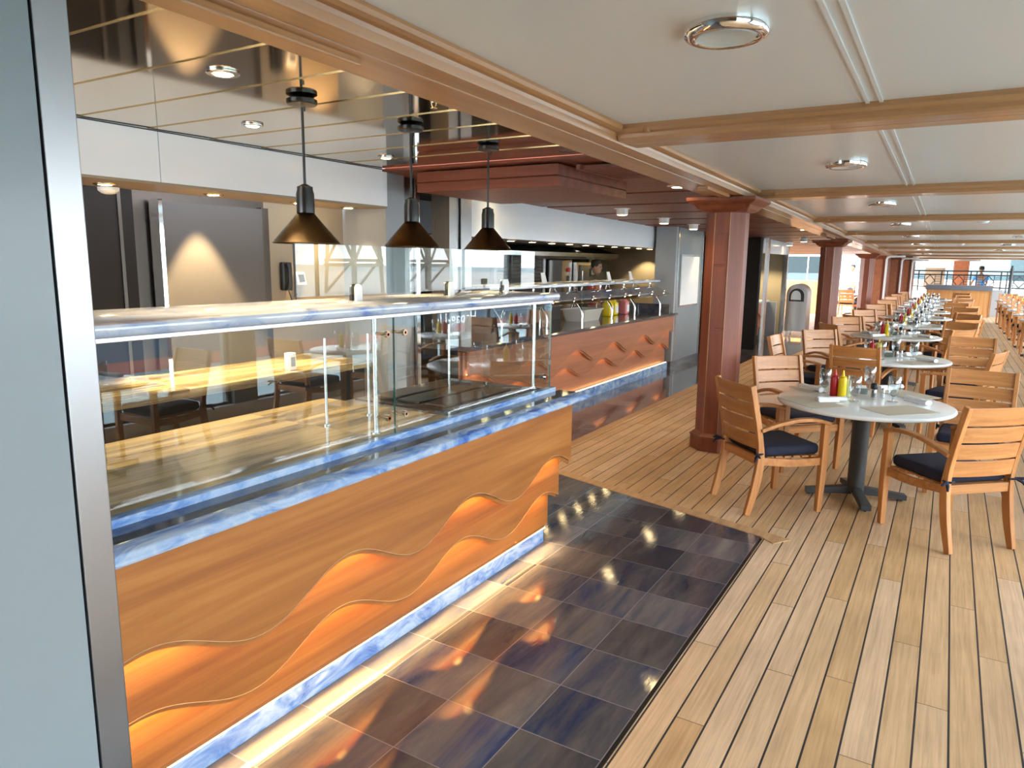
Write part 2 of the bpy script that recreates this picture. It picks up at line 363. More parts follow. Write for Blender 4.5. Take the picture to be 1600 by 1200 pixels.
def slope(x0, x1, y0, y1, f0, f1):
    """box whose underside and top follow the sloped ceiling"""
    return [(x0, y0, f0(y0)), (x1, y0, f0(y0)), (x1, y1, f0(y1)), (x0, y1, f0(y1))], [(x0, y0, f1(y0)), (x1, y0, f1(y0)), (x1, y1, f1(y1)), (x0, y1, f1(y1))]
top = lambda y: 2.72
struct('ceiling', MB().hexa(*slope(-1.60, 2.62, -4, 31, zc, top)), WHITECEIL)
mb = MB()
for x in (-.392, -.338): mb.hexa(*slope(x-.008, x+.008, -4, 31, lambda y: zc(y)-.008, lambda y: zc(y)+.01))
for x in (1.25, 1.304): mb.hexa(*slope(x-.008, x+.008, -4, 31, lambda y: zc(y)-.008, lambda y: zc(y)+.01))
struct('trim_4', mb, WHITECEIL)
# long oak beam between the white ceiling and the galley, mouldings and groove
def longring(y):
    c, b = zc(y), zb(y)
    return [(x, y, z) for x, z in ((-1.555, c+.02), (-1.555, c-.012), (-1.562, c-.026), (-1.578, c-.034), (-1.60, c-.036), (-1.605, c-.05), (-1.612, b), (-1.712, b), (-1.716, b+.012), (-1.722, b+.012), (-1.726, b), (-1.93, b), (-1.935, b+.01), (-1.935, 2.7), (-1.62, 2.7))]
struct('trim_5', MB().loft([longring(y) for y in (-4, 4, 12, 20, 31)]), BEAM)
for y0 in [-2.64+3.25*i for i in range(11)]:
    mb = MB(); c = zc(y0); b = c-max(.05, .076-.0011*max(y0, 0))
    pr = [(-.185, c+.03), (-.185, c-.02), (-.175, c-.036), (-.15, c-.042), (-.145, b+.012), (-.135, b), (-.006, b), (-.004, b+.01), (.004, b+.01), (.006, b), (.135, b), (.145, b+.012), (.15, c-.048), (.175, c-.042), (.185, c-.028), (.185, c+.03)]
    mb.prism([(y0+p, z) for p, z in pr], 'X', -1.60, 2.55)
    struct('trim_6', mb, BEAMX)
    struct('trim_7', MB().lathe([(.022, 0), (.022, .03)], (-1.43, y0-.165, c-.045), 12), BEAMX, smooth=True)
# access boards on the underside of the long beam
struct('trim_8', MB().hexa(*slope(-1.86, -1.765, .9, 1.92, lambda y: zb(y)-.026, lambda y: zb(y)+.002)), BEAM, bevel=.006)
struct('trim_8', MB().hexa(*slope(-1.79, -1.70, 5.75, 6.42, lambda y: zb(y)-.024, lambda y: zb(y)+.002)), BEAM, bevel=.006)
struct('trim_8', MB().hexa(*slope(-1.86, -1.765, 12.6, 13.6, lambda y: zb(y)-.026, lambda y: zb(y)+.002)), BEAM, bevel=.006)

# window wall on the sea side
for i, yp in enumerate([-1.57+3.43*k for k in range(-1, 10)]):
    struct('wall_right', MB().box(2.42, 2.62, yp-.16, yp+.16, 0, 2.7), PANELGREY)
struct('wall_right', MB().box(2.44, 2.62, -4, 31.5, 2.28, 2.72), FASCIA)
struct('baseboard_right', MB().box(2.40, 2.62, -4, 31.5, 0, .14), WHITE)
struct('wall_right', MB().box(2.46, 2.60, -4, -1.73, .14, 2.28), WALLBEIGE)  # unseen bay closed solid to cut daylight from the camera end
for i, y0 in enumerate([-1.57+3.43*k+.16 for k in range(0, 9)]):
    y1 = y0+3.43-.32
    mb = MB().box(2.47, 2.51, y0, y1, .14, .17).box(2.47, 2.51, y0, y1, 2.25, 2.28)
    for y in (y0, y0+(y1-y0)/2-.02, y1-.04): mb.box(2.47, 2.51, y, y+.04, .17, 2.25)
    struct('window_%d' % (i+1), mb, BLACK)
    struct('window_%d' % (i+1), MB().box(2.488, 2.492, y0+.04, y1-.04, .17, 2.25), WINGLASS)

struct('light_block_wall', MB().box(-2.35, 2.62, -4.1, -4.0, 0, 2.72), WALLBEIGE)  # unseen wall added behind the camera to hold back daylight
# near left pier with its steel edge
struct('wall_left', MB().box(-2.35, -1.85, -3.98, .920, 0, 2.55), PANELGREY)
struct('trim_9', MB().box(-2.35, -1.844, .925, 1.006, 0, 2.47), plain('pier_edge_steel', (.34, .34, .345), .34, 1), bevel=.003)

# polished steel ceiling over the servery, in tilted overlapping panels
ys = [-1.0, -.2, .2, .6, 1.0, 1.40, 1.79, 2.18, 2.57, 2.98, 3.37, 3.77, 4.16, 4.56]
for a, b in zip(ys, ys[1:]):
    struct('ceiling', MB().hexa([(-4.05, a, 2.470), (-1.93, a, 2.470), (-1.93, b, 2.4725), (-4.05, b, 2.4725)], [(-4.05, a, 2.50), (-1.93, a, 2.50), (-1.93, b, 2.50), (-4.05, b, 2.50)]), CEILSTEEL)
    struct('trim_10', MB().box(-4.02, -1.94, a-.0015, a+.0015, 2.4685, 2.474), BRASS)
# fascia and soffit 1
struct('wall_back', MB().box(-4.05, -4.0, -1, 2.63, 2.18, 2.50), FASCIA)
struct('wall_back', MB().box(-4.05, -4.0, 2.636, 4.62, 2.18, 2.50), FASCIA)
struct('trim_11', MB().box(-4.003, -3.995, -1, 4.62, 2.463, 2.469), SOCKETBLK)
struct('ceiling', MB().box(-4.46, -4.0, -1, 4.62, 2.165, 2.18), BRASS if False else WALLBEIGE)
struct('ceiling', MB().box(-6.2, -4.46, -1, 15, 2.42, 2.5), WALLDARK)
struct('wall_back', MB().box(-5.0, -4.9, -1, 3.0, 0, 2.45), WALLDARK)
for y in (1.9, 2.9): struct('trim_12', MB().box(-4.9, -4.89, y-.012, y+.012, 0, 2.42), DARKSTEEL)
struct('wall_back', MB().box(-5.0, -4.9, 3.0, 4.12, 0, 2.45), DARKSTEEL)
struct('wall_back', MB().box(-5.0, -4.9, 4.12, 5.6, 0, 2.45), WALLBEIGE)
# slim pier between the two serveries
struct('wall_back', MB().box(-4.5, -4.02, 4.62, 4.86, 0, 2.46), WALLGREY)
struct('trim_13', MB().box(-4.3, -4.06, 4.87, 5.02, 0, 2.46), MIDSTEEL)
struct('trim_13', MB().box(-4.26, -4.03, 5.03, 5.08, 0, 2.46), CHROME)
struct('wall_back', MB().box(-5.3, -5.2, 5.05, 7.0, 2.06, 2.45), FASCIA)
struct('wall_back', MB().box(-6.2, -6.1, 4.5, 8.2, 0, 2.45), WALLDARK)
struct('trim_14', MB().box(-4.5, -4.28, 5.86, 6.02, 0, 2.42), MIDSTEEL)
struct('trim_14', MB().box(-4.5, -4.26, 6.03, 6.22, 0, 2.42), MIDSTEEL)
# servery 2
struct('wall_back', MB().box(-4.36, -4.3, 6.22, 12.98, 2.0, 2.42), FASCIA)
struct('ceiling', MB().box(-6.2, -4.36, 6.22, 12.98, 2.0, 2.02), DARKSTEEL)
struct('wall_back', MB().box(-6.1, -6.0, 8.2, 14.5, 0, 2.0), DARKSTEEL)
struct('wall_back', MB().box(-6.0, -4.0, 13.02, 13.12, 0, 2.42), WALLBEIGE)
struct('wall_back', MB().box(-4.25, -3.9, 11.62, 11.72, 0, 2.36), WALLGREY)
struct('wall_back', MB().box(-4.25, -3.9, 11.72, 13.1, 0, 2.36), PANELGREY)
struct('trim_15', MB().box(-3.905, -3.885, 11.70, 11.75, 0, 2.34), STEEL)
struct('trim_15', MB().box(-3.905, -3.885, 13.06, 13.1, 0, 2.34), STEEL)
struct('baseboard_back', MB().box(-4.0, -3.88, 11.55, 13.12, 0, .12), DARKSTONE)
struct('wall_back', MB().box(-4.6, -4.5, 13.1, 15.3, 0, 2.36), WALLGREY)
struct('wall_back', MB().box(-4.55, -3.35, 15.2, 15.4, 0, 2.34), WALLDARK)
# alcove 3
struct('trim_16', MB().box(-3.25, -3.2, 15.2, 15.4, 0, 2.30), STEEL)
struct('trim_16', MB().box(-3.40, -3.30, 17.85, 17.97, 0, 2.28), STEEL)
struct('wall_back', MB().box(-3.42, -3.34, 15.4, 17.85, 1.98, 2.30), FASCIA)
struct('wall_back', MB().box(-4.7, -4.6, 15.4, 18.0, 0, 2.3), WALLBEIGE)
struct('wall_back', MB().box(-4.6, -3.36, 17.9, 18.0, 0, 2.3), WALLBEIGE)

# mahogany board ceiling beyond the steel one
y = 4.60; k = 0
wz = lambda y: 2.452-.0155*(y-4.6)
while y < 26:
    w = 1.10 if y < 18.6 else 1.3
    struct('ceiling', MB().hexa(*slope(-4.30 if y < 18.4 else -8, -1.93, y, y+w-.12, wz, lambda v: wz(v)+.06)), MAHOG)
    struct('ceiling', MB().hexa(*slope(-4.30 if y < 18.4 else -8, -1.93, y+w-.125, y+w+.005, lambda v: wz(v)+.055, lambda v: wz(v)+.06)), SOCKETBLK if y < 18.4 else WHITE)
    y += w
struct('ceiling', MB().box(-8, -1.93, 4.6, 26, 2.55, 2.6), WALLDARK)
struct('trim_17', MB().box(-4.3, -1.94, 4.565, 4.62, 2.45, 2.47), MAHOG)
# dropped mahogany box
mb = MB().box(-3.72, -2.45, 4.66, 5.92, 2.285, 2.355).box(-3.71, -2.46, 4.67, 5.91, 2.355, 2.362).box(-3.72, -2.45, 4.66, 5.92, 2.362, 2.44)
struct('trim_18', mb, MAHOG, bevel=.004)
mb = MB()
for i in range(14): mb.box(-2.33, -2.02, 4.80+i*.05, 4.825+i*.05, 2.405, 2.432)
struct('trim_19', mb.box(-2.36, -2.33, 4.76, 5.54, 2.40, 2.435).box(-2.02, -1.99, 4.76, 5.54, 2.40, 2.435), MAHOG)

# timber columns with base and crown
def octa(cx, cy, h, c, z):  # square of half-width h with chamfer c
    return [(cx+a, cy+b, z) for a, b in ((h, -h+c), (h, h-c), (h-c, h), (-h+c, h), (-h, h-c), (-h, -h+c), (-h+c, -h), (h-c, -h))]
for i, (cx, cy) in enumerate(((-1.80, 6.78), (-1.93, 14.5), (-2.02, 22.4))):
    zt = zb(cy)
    col = thing('timber_column', ['polished mahogany column nearest the camera, beside the first round table', 'second mahogany column from the camera, beyond the white menu board', 'third mahogany column, standing before the dark timber wall'][i], 'column', (cx, cy, 0), 0, 'timber columns along the deck')
    H_, C_ = .176, .108
    MB().loft([octa(0, 0, H_, C_, z) for z in (.14, zt-.115)]).build('shaft', COLUMN, col)
    MB().loft([octa(0, 0, r, r*.6, z) for r, z in ((.215, 0.005), (.215, .125), (.222, .13), (.222, .142), (.205, .155), (.195, .165), (.178, .175))]).build('base', COLUMN, col)
    MB().loft([octa(0, 0, r, c, z) for r, c, z in ((.185, .10, zt-.13), (.20, .06, zt-.12), (.225, .02, zt-.10), (.245, .008, zt-.07), (.29, .006, zt-.045), (.305, .006, zt-.03), (.305, .006, zt-.004))]).build('crown', COLUMN, col)
    mb = MB()
    for z0, z1 in ((.30, 1.15), (1.17, 1.72), (1.75, 2.02)) if i == 0 else ((.30, 1.3), (1.33, 1.9)):
        mb.box(-.056, .056, -H_-.006, -H_+.004, z0, z1)
    mb.build('inlay_panel', COLUMN, col, bevel=.003)
    mb = MB()
    for sx in (-1, 1): mb.tube([(sx*(H_-C_), -H_, .18), (sx*(H_-C_), -H_, zt-.12)], .005, 6)
    mb.build('corner_bead', BEAM, col, label='pale bead down the column edges')
# timber walls closing the left side far away
for i, (x1, y0, y1) in enumerate(((-1.70, 24.2, 26.4), (-1.42, 26.4, 28.4), (-1.20, 28.4, 31.4))):
    struct('wall_left', MB().box(x1-.42, x1, y0, y1, 0, 2.3), COLUMN)
    struct('wall_left', MB().box(x1-.3, x1-.08, y0-.02, y0, .2, 1.95), CHERRYRED)
    p = [(x1+.02, y0-.03, .05), (x1+.02, y0-.03, zb(y0)-.10), (x1+.05, y0-.03, zb(y0)-.05), (x1+.12, y0-.03, zb(y0)-.02), (x1+.5, y0-.03, zb(y0)-.015)]
    o = MB().tube(p, .03, 8).build('wall_pipe', WHITE, smooth=True); tag(o, 'white painted pipe bending from the %s dark timber wall to the ceiling' % ['nearest', 'middle', 'farthest'][i], 'pipe', 'white pipes on the far timber wall')

# ================================================================ SERVERY COUNTER 1
cn = thing('serving_counter', 'long orange cherry wood serving counter with glowing wave cut panels and blue marble edge', 'counter', (-2.3, 2.5, 0.004))
def wavepoly(y0, y1, zt, zm, amp, per, ph, n=90):
    pts = [(y0+(y1-y0)*i/n, zm+amp*cos(2*pi*(y0+(y1-y0)*i/n-ph)/per)) for i in range(n+1)]
    return pts
def wavepanel(x0, x1, y0, y1, zt, zm, amp, per, ph, n=90):
    mb = MB(); pts = wavepoly(y0, y1, zt, zm, amp, per, ph, n)
    bm = mb.bm; rows = []
    for x in (x0, x1):
        lo = [bm.verts.new((x, y, z)) for y, z in pts]; hi = [bm.verts.new((x, y, zt)) for y, z in pts]; rows.append((lo, hi))
        for i in range(n): bm.faces.new((lo[i], lo[i+1], hi[i+1], hi[i]))
    (a, b), (c, d_) = rows
    for i in range(n): bm.faces.new((a[i], a[i+1], c[i+1], c[i])); bm.faces.new((b[i], b[i+1], d_[i+1], d_[i]))
    bm.faces.new((a[0], c[0], d_[0], b[0])); bm.faces.new((a[n], c[n], d_[n], b[n]))
    return mb
def layered(cn, xf, y0, y1, zt, wm, mat, per, amp, ph1, ph2, zk, s=1.0, led=LEDW, gap=.04):
    """upper, middle and lower front boards, lit from behind under the wave crests"""
    (m1, m2) = wm; D = lambda v: v
    wavepanel(xf-.015, xf, y0, y1, zt, m1, amp, per, ph1).build('upper_wave_panel', mat, cn, world=True)
    wavepanel(xf-.024, xf-.015, y0, y1-.004, zt, m1-.024*s, amp, per, ph1).build('wave_lip', mat, cn, world=True)
    x2 = xf-.024-gap
    wavepanel(x2-.015, x2, y0, y1-.035, zt-.02, m2, amp*.92, per, ph2).build('middle_wave_panel', mat, cn, world=True)
    wavepanel(x2-.024, x2-.015, y0, y1-.04, zt-.02, m2-.022*s, amp*.92, per, ph2).build('wave_lip', mat, cn, world=True)
    x3 = x2-.024-gap
    MB().box(x3-.02, x3, y0, y1-.055, zk, zt-.02).build('lower_panel', mat, cn, world=True)
    mb = MB()
    mb.tube([(xf+.001, y, z) for y, z in wavepoly(y0, y1, 0, m1, amp, per, ph1)], .0014, 4)
    mb.tube([(x2+.001, y, z) for y, z in wavepoly(y0, y1-.035, 0, m2, amp*.92, per, ph2)], .0014, 4)
    mb.build('edge_banding', BORDER, cn, world=True, label='pale edge banding along the waves')
    mb = MB()
    mb.box(xf-.034, xf-.026, y0, y1-.07, m1+amp*.78, m1+amp*.78+.006)
    mb.box(x2-.034, x2-.026, y0, y1-.10, m2+amp*.72, m2+amp*.72+.006)
    mb.build('light_strip', led, cn, world=True, label='warm light strips behind the waves')
    return x3
x3 = layered(cn, -1.93, 1.02, 3.925, .88, (.532, .292), CHERRY, .857, .072, 1.115, 1.12, .10)
MB().box(-2.9, x3-.02, 1.02, 3.86, .02, .88).build('body', WALLDARK, cn, world=True)
MB().box(x3-.03, x3+.012, 1.02, 3.80, 0, .095).build('kick_board', MARBLE, cn, world=True, bevel=.003, label='blue marble kick board')
MB().box(x3-.002, x3+.020, 1.02, 3.80, .097, .102).build('light_cover', STEELY, cn, world=True)
MB().box(x3+.0195, x3+.0215, 1.02, 3.80, .0965, .1015).build('floor_light_strip', LEDFLOOR, cn, world=True)
al = bpy.data.lights.new('floor_strip_light', 'AREA'); al.shape = 'RECTANGLE'; al.size = .012; al.size_y = 2.7; al.energy = 6.0; al.color = (1, .62, .24); al.spread = radians(82)
ao = bpy.data.objects.new('floor_strip_light', al); COL.objects.link(ao); ao.location = (x3+.026, 2.44, .0955); ao.rotation_euler = (0, radians(-46), 0)
nose = [(-2.0, .882), (-1.925, .882), (-1.914, .888), (-1.910, .897), (-1.914, .905), (-1.921, .909), (-1.923, .914), (-1.932, .921), (-2.0, .924)]
MB().prism(nose, 'Y', 1.02, 4.13).build('worktop_edge', MARBLE, cn, world=True, smooth=True, label='rounded blue marble worktop edge')
MB().box(-2.125, -2.0, 1.02, 4.125, .882, .9235).build('front_ledge', DARKSTONE, cn, world=True, label='dark polished stone ledge in front of the glass')
MB().box(-2.175, -2.125, 1.02, 4.075, .88, .951).build('curb', MARBLE, cn, world=True, bevel=.004, label='raised blue marble curb under the glass')
MB().box(-3.16, -2.175, 1.02, 3.06, .88, .9235).build('worktop', WORKTOP, cn, world=True)
MB().box(-3.0, -2.175, 3.062, 4.10, .88, .9235).build('worktop', DARKSTONE, cn, world=True, label='dark stone end of the worktop')
wb = thing('napkin_dispenser', 'small white box standing on the stone back counter behind the glass', 'box', (-4.2, 3.72, .9205))
MB().rbox(-.03, .03, -.035, .035, 0, .13, .006).build('box_body', CARDWHITE, wb, smooth=True)
MB().box(.0305, .032, -.02, .02, .03, .10).build('box_opening', WALLGREY, wb)
# dark hotplate recess at the far end of the worktop
mb = MB().box(-2.98, -2.32, 3.12, 3.98, .9235, .93); mb.build('hotplate', BLACK, cn, world=True, bevel=.002)
mb = MB()
for i in range(3): mb.box(-2.92+i*.2, -2.76+i*.2, 3.2, 3.9, .93, .945)
mb.build('hotplate_insert', DARKSTEEL, cn, world=True, bevel=.004)

gd = thing('sneeze_guard', 'glass sneeze guard with blue marble shelf standing on the near counter', 'sneeze guard', (-2.3, 2.5, .951))
for y0, y1, lb in ((1.02, 2.512, 'near pane'), (2.53, 4.03, 'far pane')):
    pn = MB().box(-2.156, -2.148, y0, y1, .951, 1.498).build('glass_pane', GLASS, gd, world=True, label=lb+' of the guard')
    MB().box(-2.157, -2.147, y1, y1+.003, .951, 1.498).build('pane_edge', GLASSEDGE, pn, world=True)
    for z in (1.035, 1.42):
        y = 2.455 if y0 < 2 else 2.575
        MB().tube([(-2.215, y, z), (-2.132, y, z)], .007, 8).tube([(-2.146, y, z), (-2.132, y, z)], .015, 12).build('glass_clamp', CHROME, pn, world=True, smooth=True)
MB().box(-2.66, -2.145, 4.024, 4.034, .97, 1.498).build('end_pane', GLASS, gd, world=True)
for y in (2.455, 3.93):
    MB().lathe([(.024, 0), (.024, .006), (.012, .008), (.012, .545)], (-2.215, y, .953), 14).build('post', STEEL, gd, world=True, smooth=True)
for y in (2.54, 2.85, 3.58):
    MB().lathe([(.02, 0), (.02, .006), (.008, .008), (.008, .44)], (-2.62, y, .924), 10).build('post', STEEL, gd, world=True, smooth=True)
for z in (1.03,): MB().tube([(-2.215, 3.93, z), (-2.14, 3.955, z)], .009, 8).tube([(-2.146, 3.955, z), (-2.128, 3.955, z)], .017, 12).build('glass_clamp', CHROME, gd, world=True, smooth=True)
sh = [(-2.66, 1.510), (-2.125, 1.510), (-2.113, 1.518), (-2.108, 1.534), (-2.113, 1.550), (-2.125, 1.556), (-2.66, 1.556)]
MB().prism(sh, 'Y', 1.02, 4.07).build('shelf', MARBLEPALE, gd, world=True, smooth=True, label='blue marble shelf on top of the glass')
MB().box(-2.64, -2.135, 1.02, 4.03, 1.494, 1.510).build('shelf_rail', STEELY, gd, world=True, bevel=.002)

ug = thing('upper_glass_screen', 'frameless upright glass screen standing on the marble shelf under the black pendants', 'glass screen', (-2.42, 3.2, 1.5565))
MB().box(-2.425, -2.417, 2.19, 4.28, 1.585, 1.815).build('glass_pane', GLASSUP, ug, world=True)
MB().box(-2.426, -2.416, 2.186, 2.190, 1.585, 1.815).build('pane_edge', SOCKETBLK, ug, world=True)
for y in (2.56, 3.31, 3.90):
    arch = [(y-.02, 1.5565), (y+.02, 1.5565), (y+.02, 1.615)]+[(y+.02*cos(a), 1.615+.02*sin(a)) for a in [pi*k/8 for k in range(1, 8)]]+[(y-.02, 1.615)]
    MB().prism(arch, 'X', -2.412, -2.398).build('clamp_plate', WHITE, ug, world=True, smooth=True, label='white round topped clamp plate')
    MB().prism(arch, 'X', -2.444, -2.43).build('clamp_back', SOCKETBLK, ug, world=True, smooth=True)
cs = thing('card_holder', 'small white card on a steel stem standing on the marble shelf end', 'card holder', (-2.34, 3.78, 1.5565))
MB().lathe([(.014, 0), (.014, .012), (.006, .016), (.006, .05)], (0, 0, 0), 12).build('stem', STEEL, cs, smooth=True)
MB().box(-.004, .004, -.03, .03, .05, .085).build('card', CARDWHITE, cs)

# pendant heat lamps
def pendant(i, x, y, lab):
    zt = 2.468
    p = thing('pendant_heat_lamp', lab, 'pendant lamp', (x, y, 1.82), 0, 'black pendant lamps over the near counter')
    MB().lathe([(.02, .616), (.064, .619), (.069, .624), (.069, .640), (.055, .648)], (0, 0, 0), 28).build('ceiling_plate', BLACK, p, smooth=True)
    MB().lathe([(.0065, .26), (.0065, .61)], (0, 0, 0), 10).lathe([(.005, .585), (.005, .605)], (.035, -.02, 0), 8).build('rod', BLACK, p, smooth=True)
    MB().lathe([(.034, .135), (.041, .14), (.041, .225), (.036, .245), (.036, .258), (.026, .262), (.012, .27)], (0, 0, 0), 24).build('lamp_socket', BLACK, p, smooth=True)
    MB().lathe([(.152, 0), (.155, .003), (.038, .140), (.035, .140), (.150, .004)], (0, 0, 0), 48, cap=False).build('shade', BLACKCONE, p, smooth=True, angle=60)
    MB().lathe([(.004, .022), (.032, .03), (.045, .055), (.03, .10), (.02, .13)], (0, 0, 0), 20).build('bulb', BULB, p, smooth=True)
    spot('heat_lamp_light', (x, y, 1.835), 11, 120, .8, (1, .66, .30), .04)
    return p
for i, (x, y, lb) in enumerate(((-2.60, 2.43, 'black cone pendant lamp with gold glint, nearest of the three over the counter'), (-2.58, 3.18, 'middle black cone pendant lamp over the near counter'), (-2.58, 3.95, 'farthest of the three black cone pendant lamps over the near counter'))): pendant(i, x, y, lb)
# brass sprinkler on the steel ceiling edge
sp_ = thing('sprinkler', 'small metal sprinkler head hanging beside the oak beam', 'sprinkler', (-1.98, 2.60, 2.468))
MB().lathe([(.045, 0), (.048, -.006), (.03, -.016), (.012, -.02), (.01, -.05)][::-1], (0, 0, 0), 20).build('escutcheon', CHROME, sp_, smooth=True)
MB().tube([(0, 0, -.02), (.016, 0, -.035), (.01, 0, -.06), (0, 0, -.07)], .003, 6).tube([(0, 0, -.02), (-.016, 0, -.035), (-.01, 0, -.06), (0, 0, -.07)], .003, 6).lathe([(.004, -.075), (.016, -.073), (.016, -.07), (.004, -.068)], (0, 0, 0), 12).build('deflector', BRASS, sp_, smooth=True)

# recessed downlights
def downlight(x, y, z, lab, grp, r=.055, e=8, size=75, on=True, ring=STEEL):
    t = thing('recessed_downlight', lab, 'ceiling light', (x, y, z), 0, grp)
    MB().lathe([(r*.68, -.001), (r*.72, -.006), (r, -.006), (r*1.06, -.002), (r*1.06, .004)], (0, 0, 0), 28).build('trim_ring', ring, t, smooth=True)
    MB().lathe([(.002, -.0075), (r*.55, -.0075), (r*.62, -.004), (r*.62, .002)], (0, 0, 0), 20).build('lens', BULB if on else BULBOFF, t, smooth=True)
    if on: spot('downlight_beam', (x, y, z-.02), e, size, .5)
    return t
downlight(-2.53, 1.96, 2.466, 'recessed light in the steel ceiling nearest the camera, left of the first pendant', 'downlights in the steel ceiling', .06, 60, 85)
downlight(-3.35, 2.77, 2.466, 'recessed light in the steel ceiling close above the white fascia', 'downlights in the steel ceiling', .055, 55, 85)
downlight(-3.52, 4.06, 2.466, 'recessed light in the steel ceiling behind the middle pendant', 'downlights in the steel ceiling', .055, 40, 85)
for i, y in enumerate((1.75, 2.44, 3.16, 3.90, 4.42)):
    downlight(-4.24, y, 2.163, 'round soffit light under the pale fascia, %s from the left pier' % ORD[i], 'downlights in the soffit', .06, 8 if i != 2 else 12, 85, ring=BRASS)
spot('wall_wash', (-4.62, 3.42, 2.38), 330, 62, .3, (1, .70, .34), .015, (0, radians(-9), 0))
spot('wall_wash', (-4.62, 4.75, 2.38), 70, 80, .35, (1, .70, .34), .015, (0, radians(-6), 0))
t = thing('smoke_detector', 'white round smoke detector under the soffit beside the left pier', 'smoke detector', (-4.40, 2.55, 2.16))
MB().lathe([(.02, -.04), (.04, -.035), (.058, -.02), (.06, 0)], (0, 0, 0), 20).build('housing', WHITE, t, smooth=True)
# tall leaning steel panel, back counter and phone
o = MB().box(-4.88, -4.80, 3.14, 4.02, .9, 2.14).build('steel_wall_panel', STEELY); tag(o, 'large brushed steel panel lit by a warm cone of light behind the counter', 'wall panel')
o.data.materials[0] = DARKSTEEL if False else plain('satin_panel', (.085, .08, .078), .5, spec=.3)
struct('trim_12', MB().box(-4.87, -4.76, 3.10, 3.13, .9, 2.15), CHROME)
struct('trim_12', MB().box(-4.88, -4.82, 4.03, 4.10, .9, 2.15), DARKSTEEL)
bc = thing('back_counter', 'low stone topped back counter against the kitchen wall', 'counter', (-4.4, 2.8, 0))
MB().box(-4.86, -4.10, 1.1, 4.5, .86, .92).build('worktop', WORKTOP, bc, world=True, bevel=.004)
MB().box(-4.84, -4.16, 1.1, 4.48, 0.002, .86).build('body', WALLDARK, bc, world=True)
ph = thing('wall_telephone', 'black wall telephone handset hanging beside a small white keypad', 'telephone', (-4.9, 4.30, 1.60))
MB().rbox(.0, .05, -.045, .045, -.12, .12, .012).build('cradle', BLACKPL, ph, smooth=True)
MB().tube([(.07, 0, -.11), (.085, 0, -.07), (.085, 0, .07), (.07, 0, .11)], [.026, .018, .018, .026], 10).build('handset', BLACKPL, ph, smooth=True)
MB().tube([(.06, 0, -.12), (.06, .03, -.2), (.05, .08, -.22), (.03, .12, -.15)], .005, 6).build('cord', BLACKPL, ph, smooth=True)
kp = thing('wall_keypad', 'small white slanted keypad box on the beige wall beside the telephone', 'keypad', (-4.9, 4.47, 1.58))
MB().hexa([(0, -.05, -.055), (.05, -.05, -.055), (.05, .05, -.055), (0, .05, -.055)], [(0, -.05, .055), (.02, -.05, .055), (.02, .05, .055), (0, .05, .055)]).build('box', WHITE, kp, bevel=.004)
MB().hexa([(.05, -.03, -.03), (.052, -.03, -.03), (.052, .03, -.03), (.05, .03, -.03)], [(.03, -.03, .035), (.034, -.03, .035), (.034, .03, .035), (.03, .03, .035)]).build('screen', BLACKPL, kp)

# ================================================================ SERVERY COUNTER 2
c2 = thing('serving_counter', 'farther red cherry serving counter with rippled wave front and curved chrome sneeze guard', 'counter', (-4.2, 9.0, 0.004))
x3 = layered(c2, -3.86, 5.6, 11.55, .90, (.60, .40), CHERRYRED, 1.13, .085, 7.95, 7.72, .13, 1, LEDSOFT, .03)
MB().box(-4.75, x3-.02, 5.6, 11.5, .02, .90).build('body', WALLDARK, c2, world=True)
MB().box(x3-.03, -3.90, 5.6, 11.45, 0, .13).build('kick_board', MARBLE, c2, world=True, label='blue marble kick board')
MB().box(-3.93, -3.92, 5.6, 11.45, .13, .135).build('floor_light_strip', LEDFLOOR, c2, world=True)
MB().prism([(-4.75, .90), (-3.83, .90), (-3.815, .915), (-3.815, .93), (-3.83, .945), (-4.75, .945)], 'Y', 5.55, 11.62).build('worktop', DARKSTONE, c2, world=True, smooth=True)
MB().box(-4.80, -4.76, 10.2, 11.6, .945, 1.08).box(-4.76, -3.95, 11.56, 11.60, .945, 1.08).build('upstand', DARKSTONE, c2, world=True)
g2 = thing('sneeze_guard', 'farther sneeze guard of amber glass on bent chrome tubes', 'sneeze guard', (-4.3, 9.0, .946))
MB().prism([(-4.62, 1.44), (-4.10, 1.44), (-4.085, 1.45), (-4.085, 1.475), (-4.10, 1.485), (-4.62, 1.485)], 'Y', 6.3, 11.45).build('shelf', MARBLEPALE, g2, world=True, smooth=True)
for y in (6.4, 7.4, 8.35, 9.3, 10.15, 11.25):
    MB().tube([(-4.0, y, .946), (-4.0, y, 1.08), (-4.005, y, 1.12), (-4.02, y, 1.16), (-4.16, y, 1.34), (-4.19, y, 1.39), (-4.19, y, 1.44)], .015, 10).build('bent_post', CHROME, g2, world=True, smooth=True)
    MB().tube([(-4.62, y, .946), (-4.62, y, 1.1), (-4.60, y, 1.16), (-4.48, y, 1.34), (-4.46, y, 1.44)], .015, 10).build('bent_post', CHROME, g2, world=True, smooth=True)
mb = MB().bar((-4.15, 6.3, 1.385), (-4.15, 11.4, 1.385), .001, .001)
MB().hexa([(-4.17, 6.3, 1.37), (-3.90, 6.3, 1.24), (-3.90, 11.5, 1.24), (-4.17, 11.5, 1.37)], [(-4.17, 6.3, 1.378), (-3.90, 6.3, 1.248), (-3.90, 11.5, 1.248), (-4.17, 11.5, 1.378)]).build('slanted_pane', AMBER, g2, world=True)
mb.bm.free()
for k in range(9):
    y = 6.8+k*.55
    MB().tube([(-4.17, y, 1.42), (-4.13, y+.03, 1.345)], .008, 8).tube([(-3.99, y+.2, 1.30), (-3.985, y+.2, 1.32)], .018, 10).build('glass_clip', CHROME, g2, world=True, smooth=True)

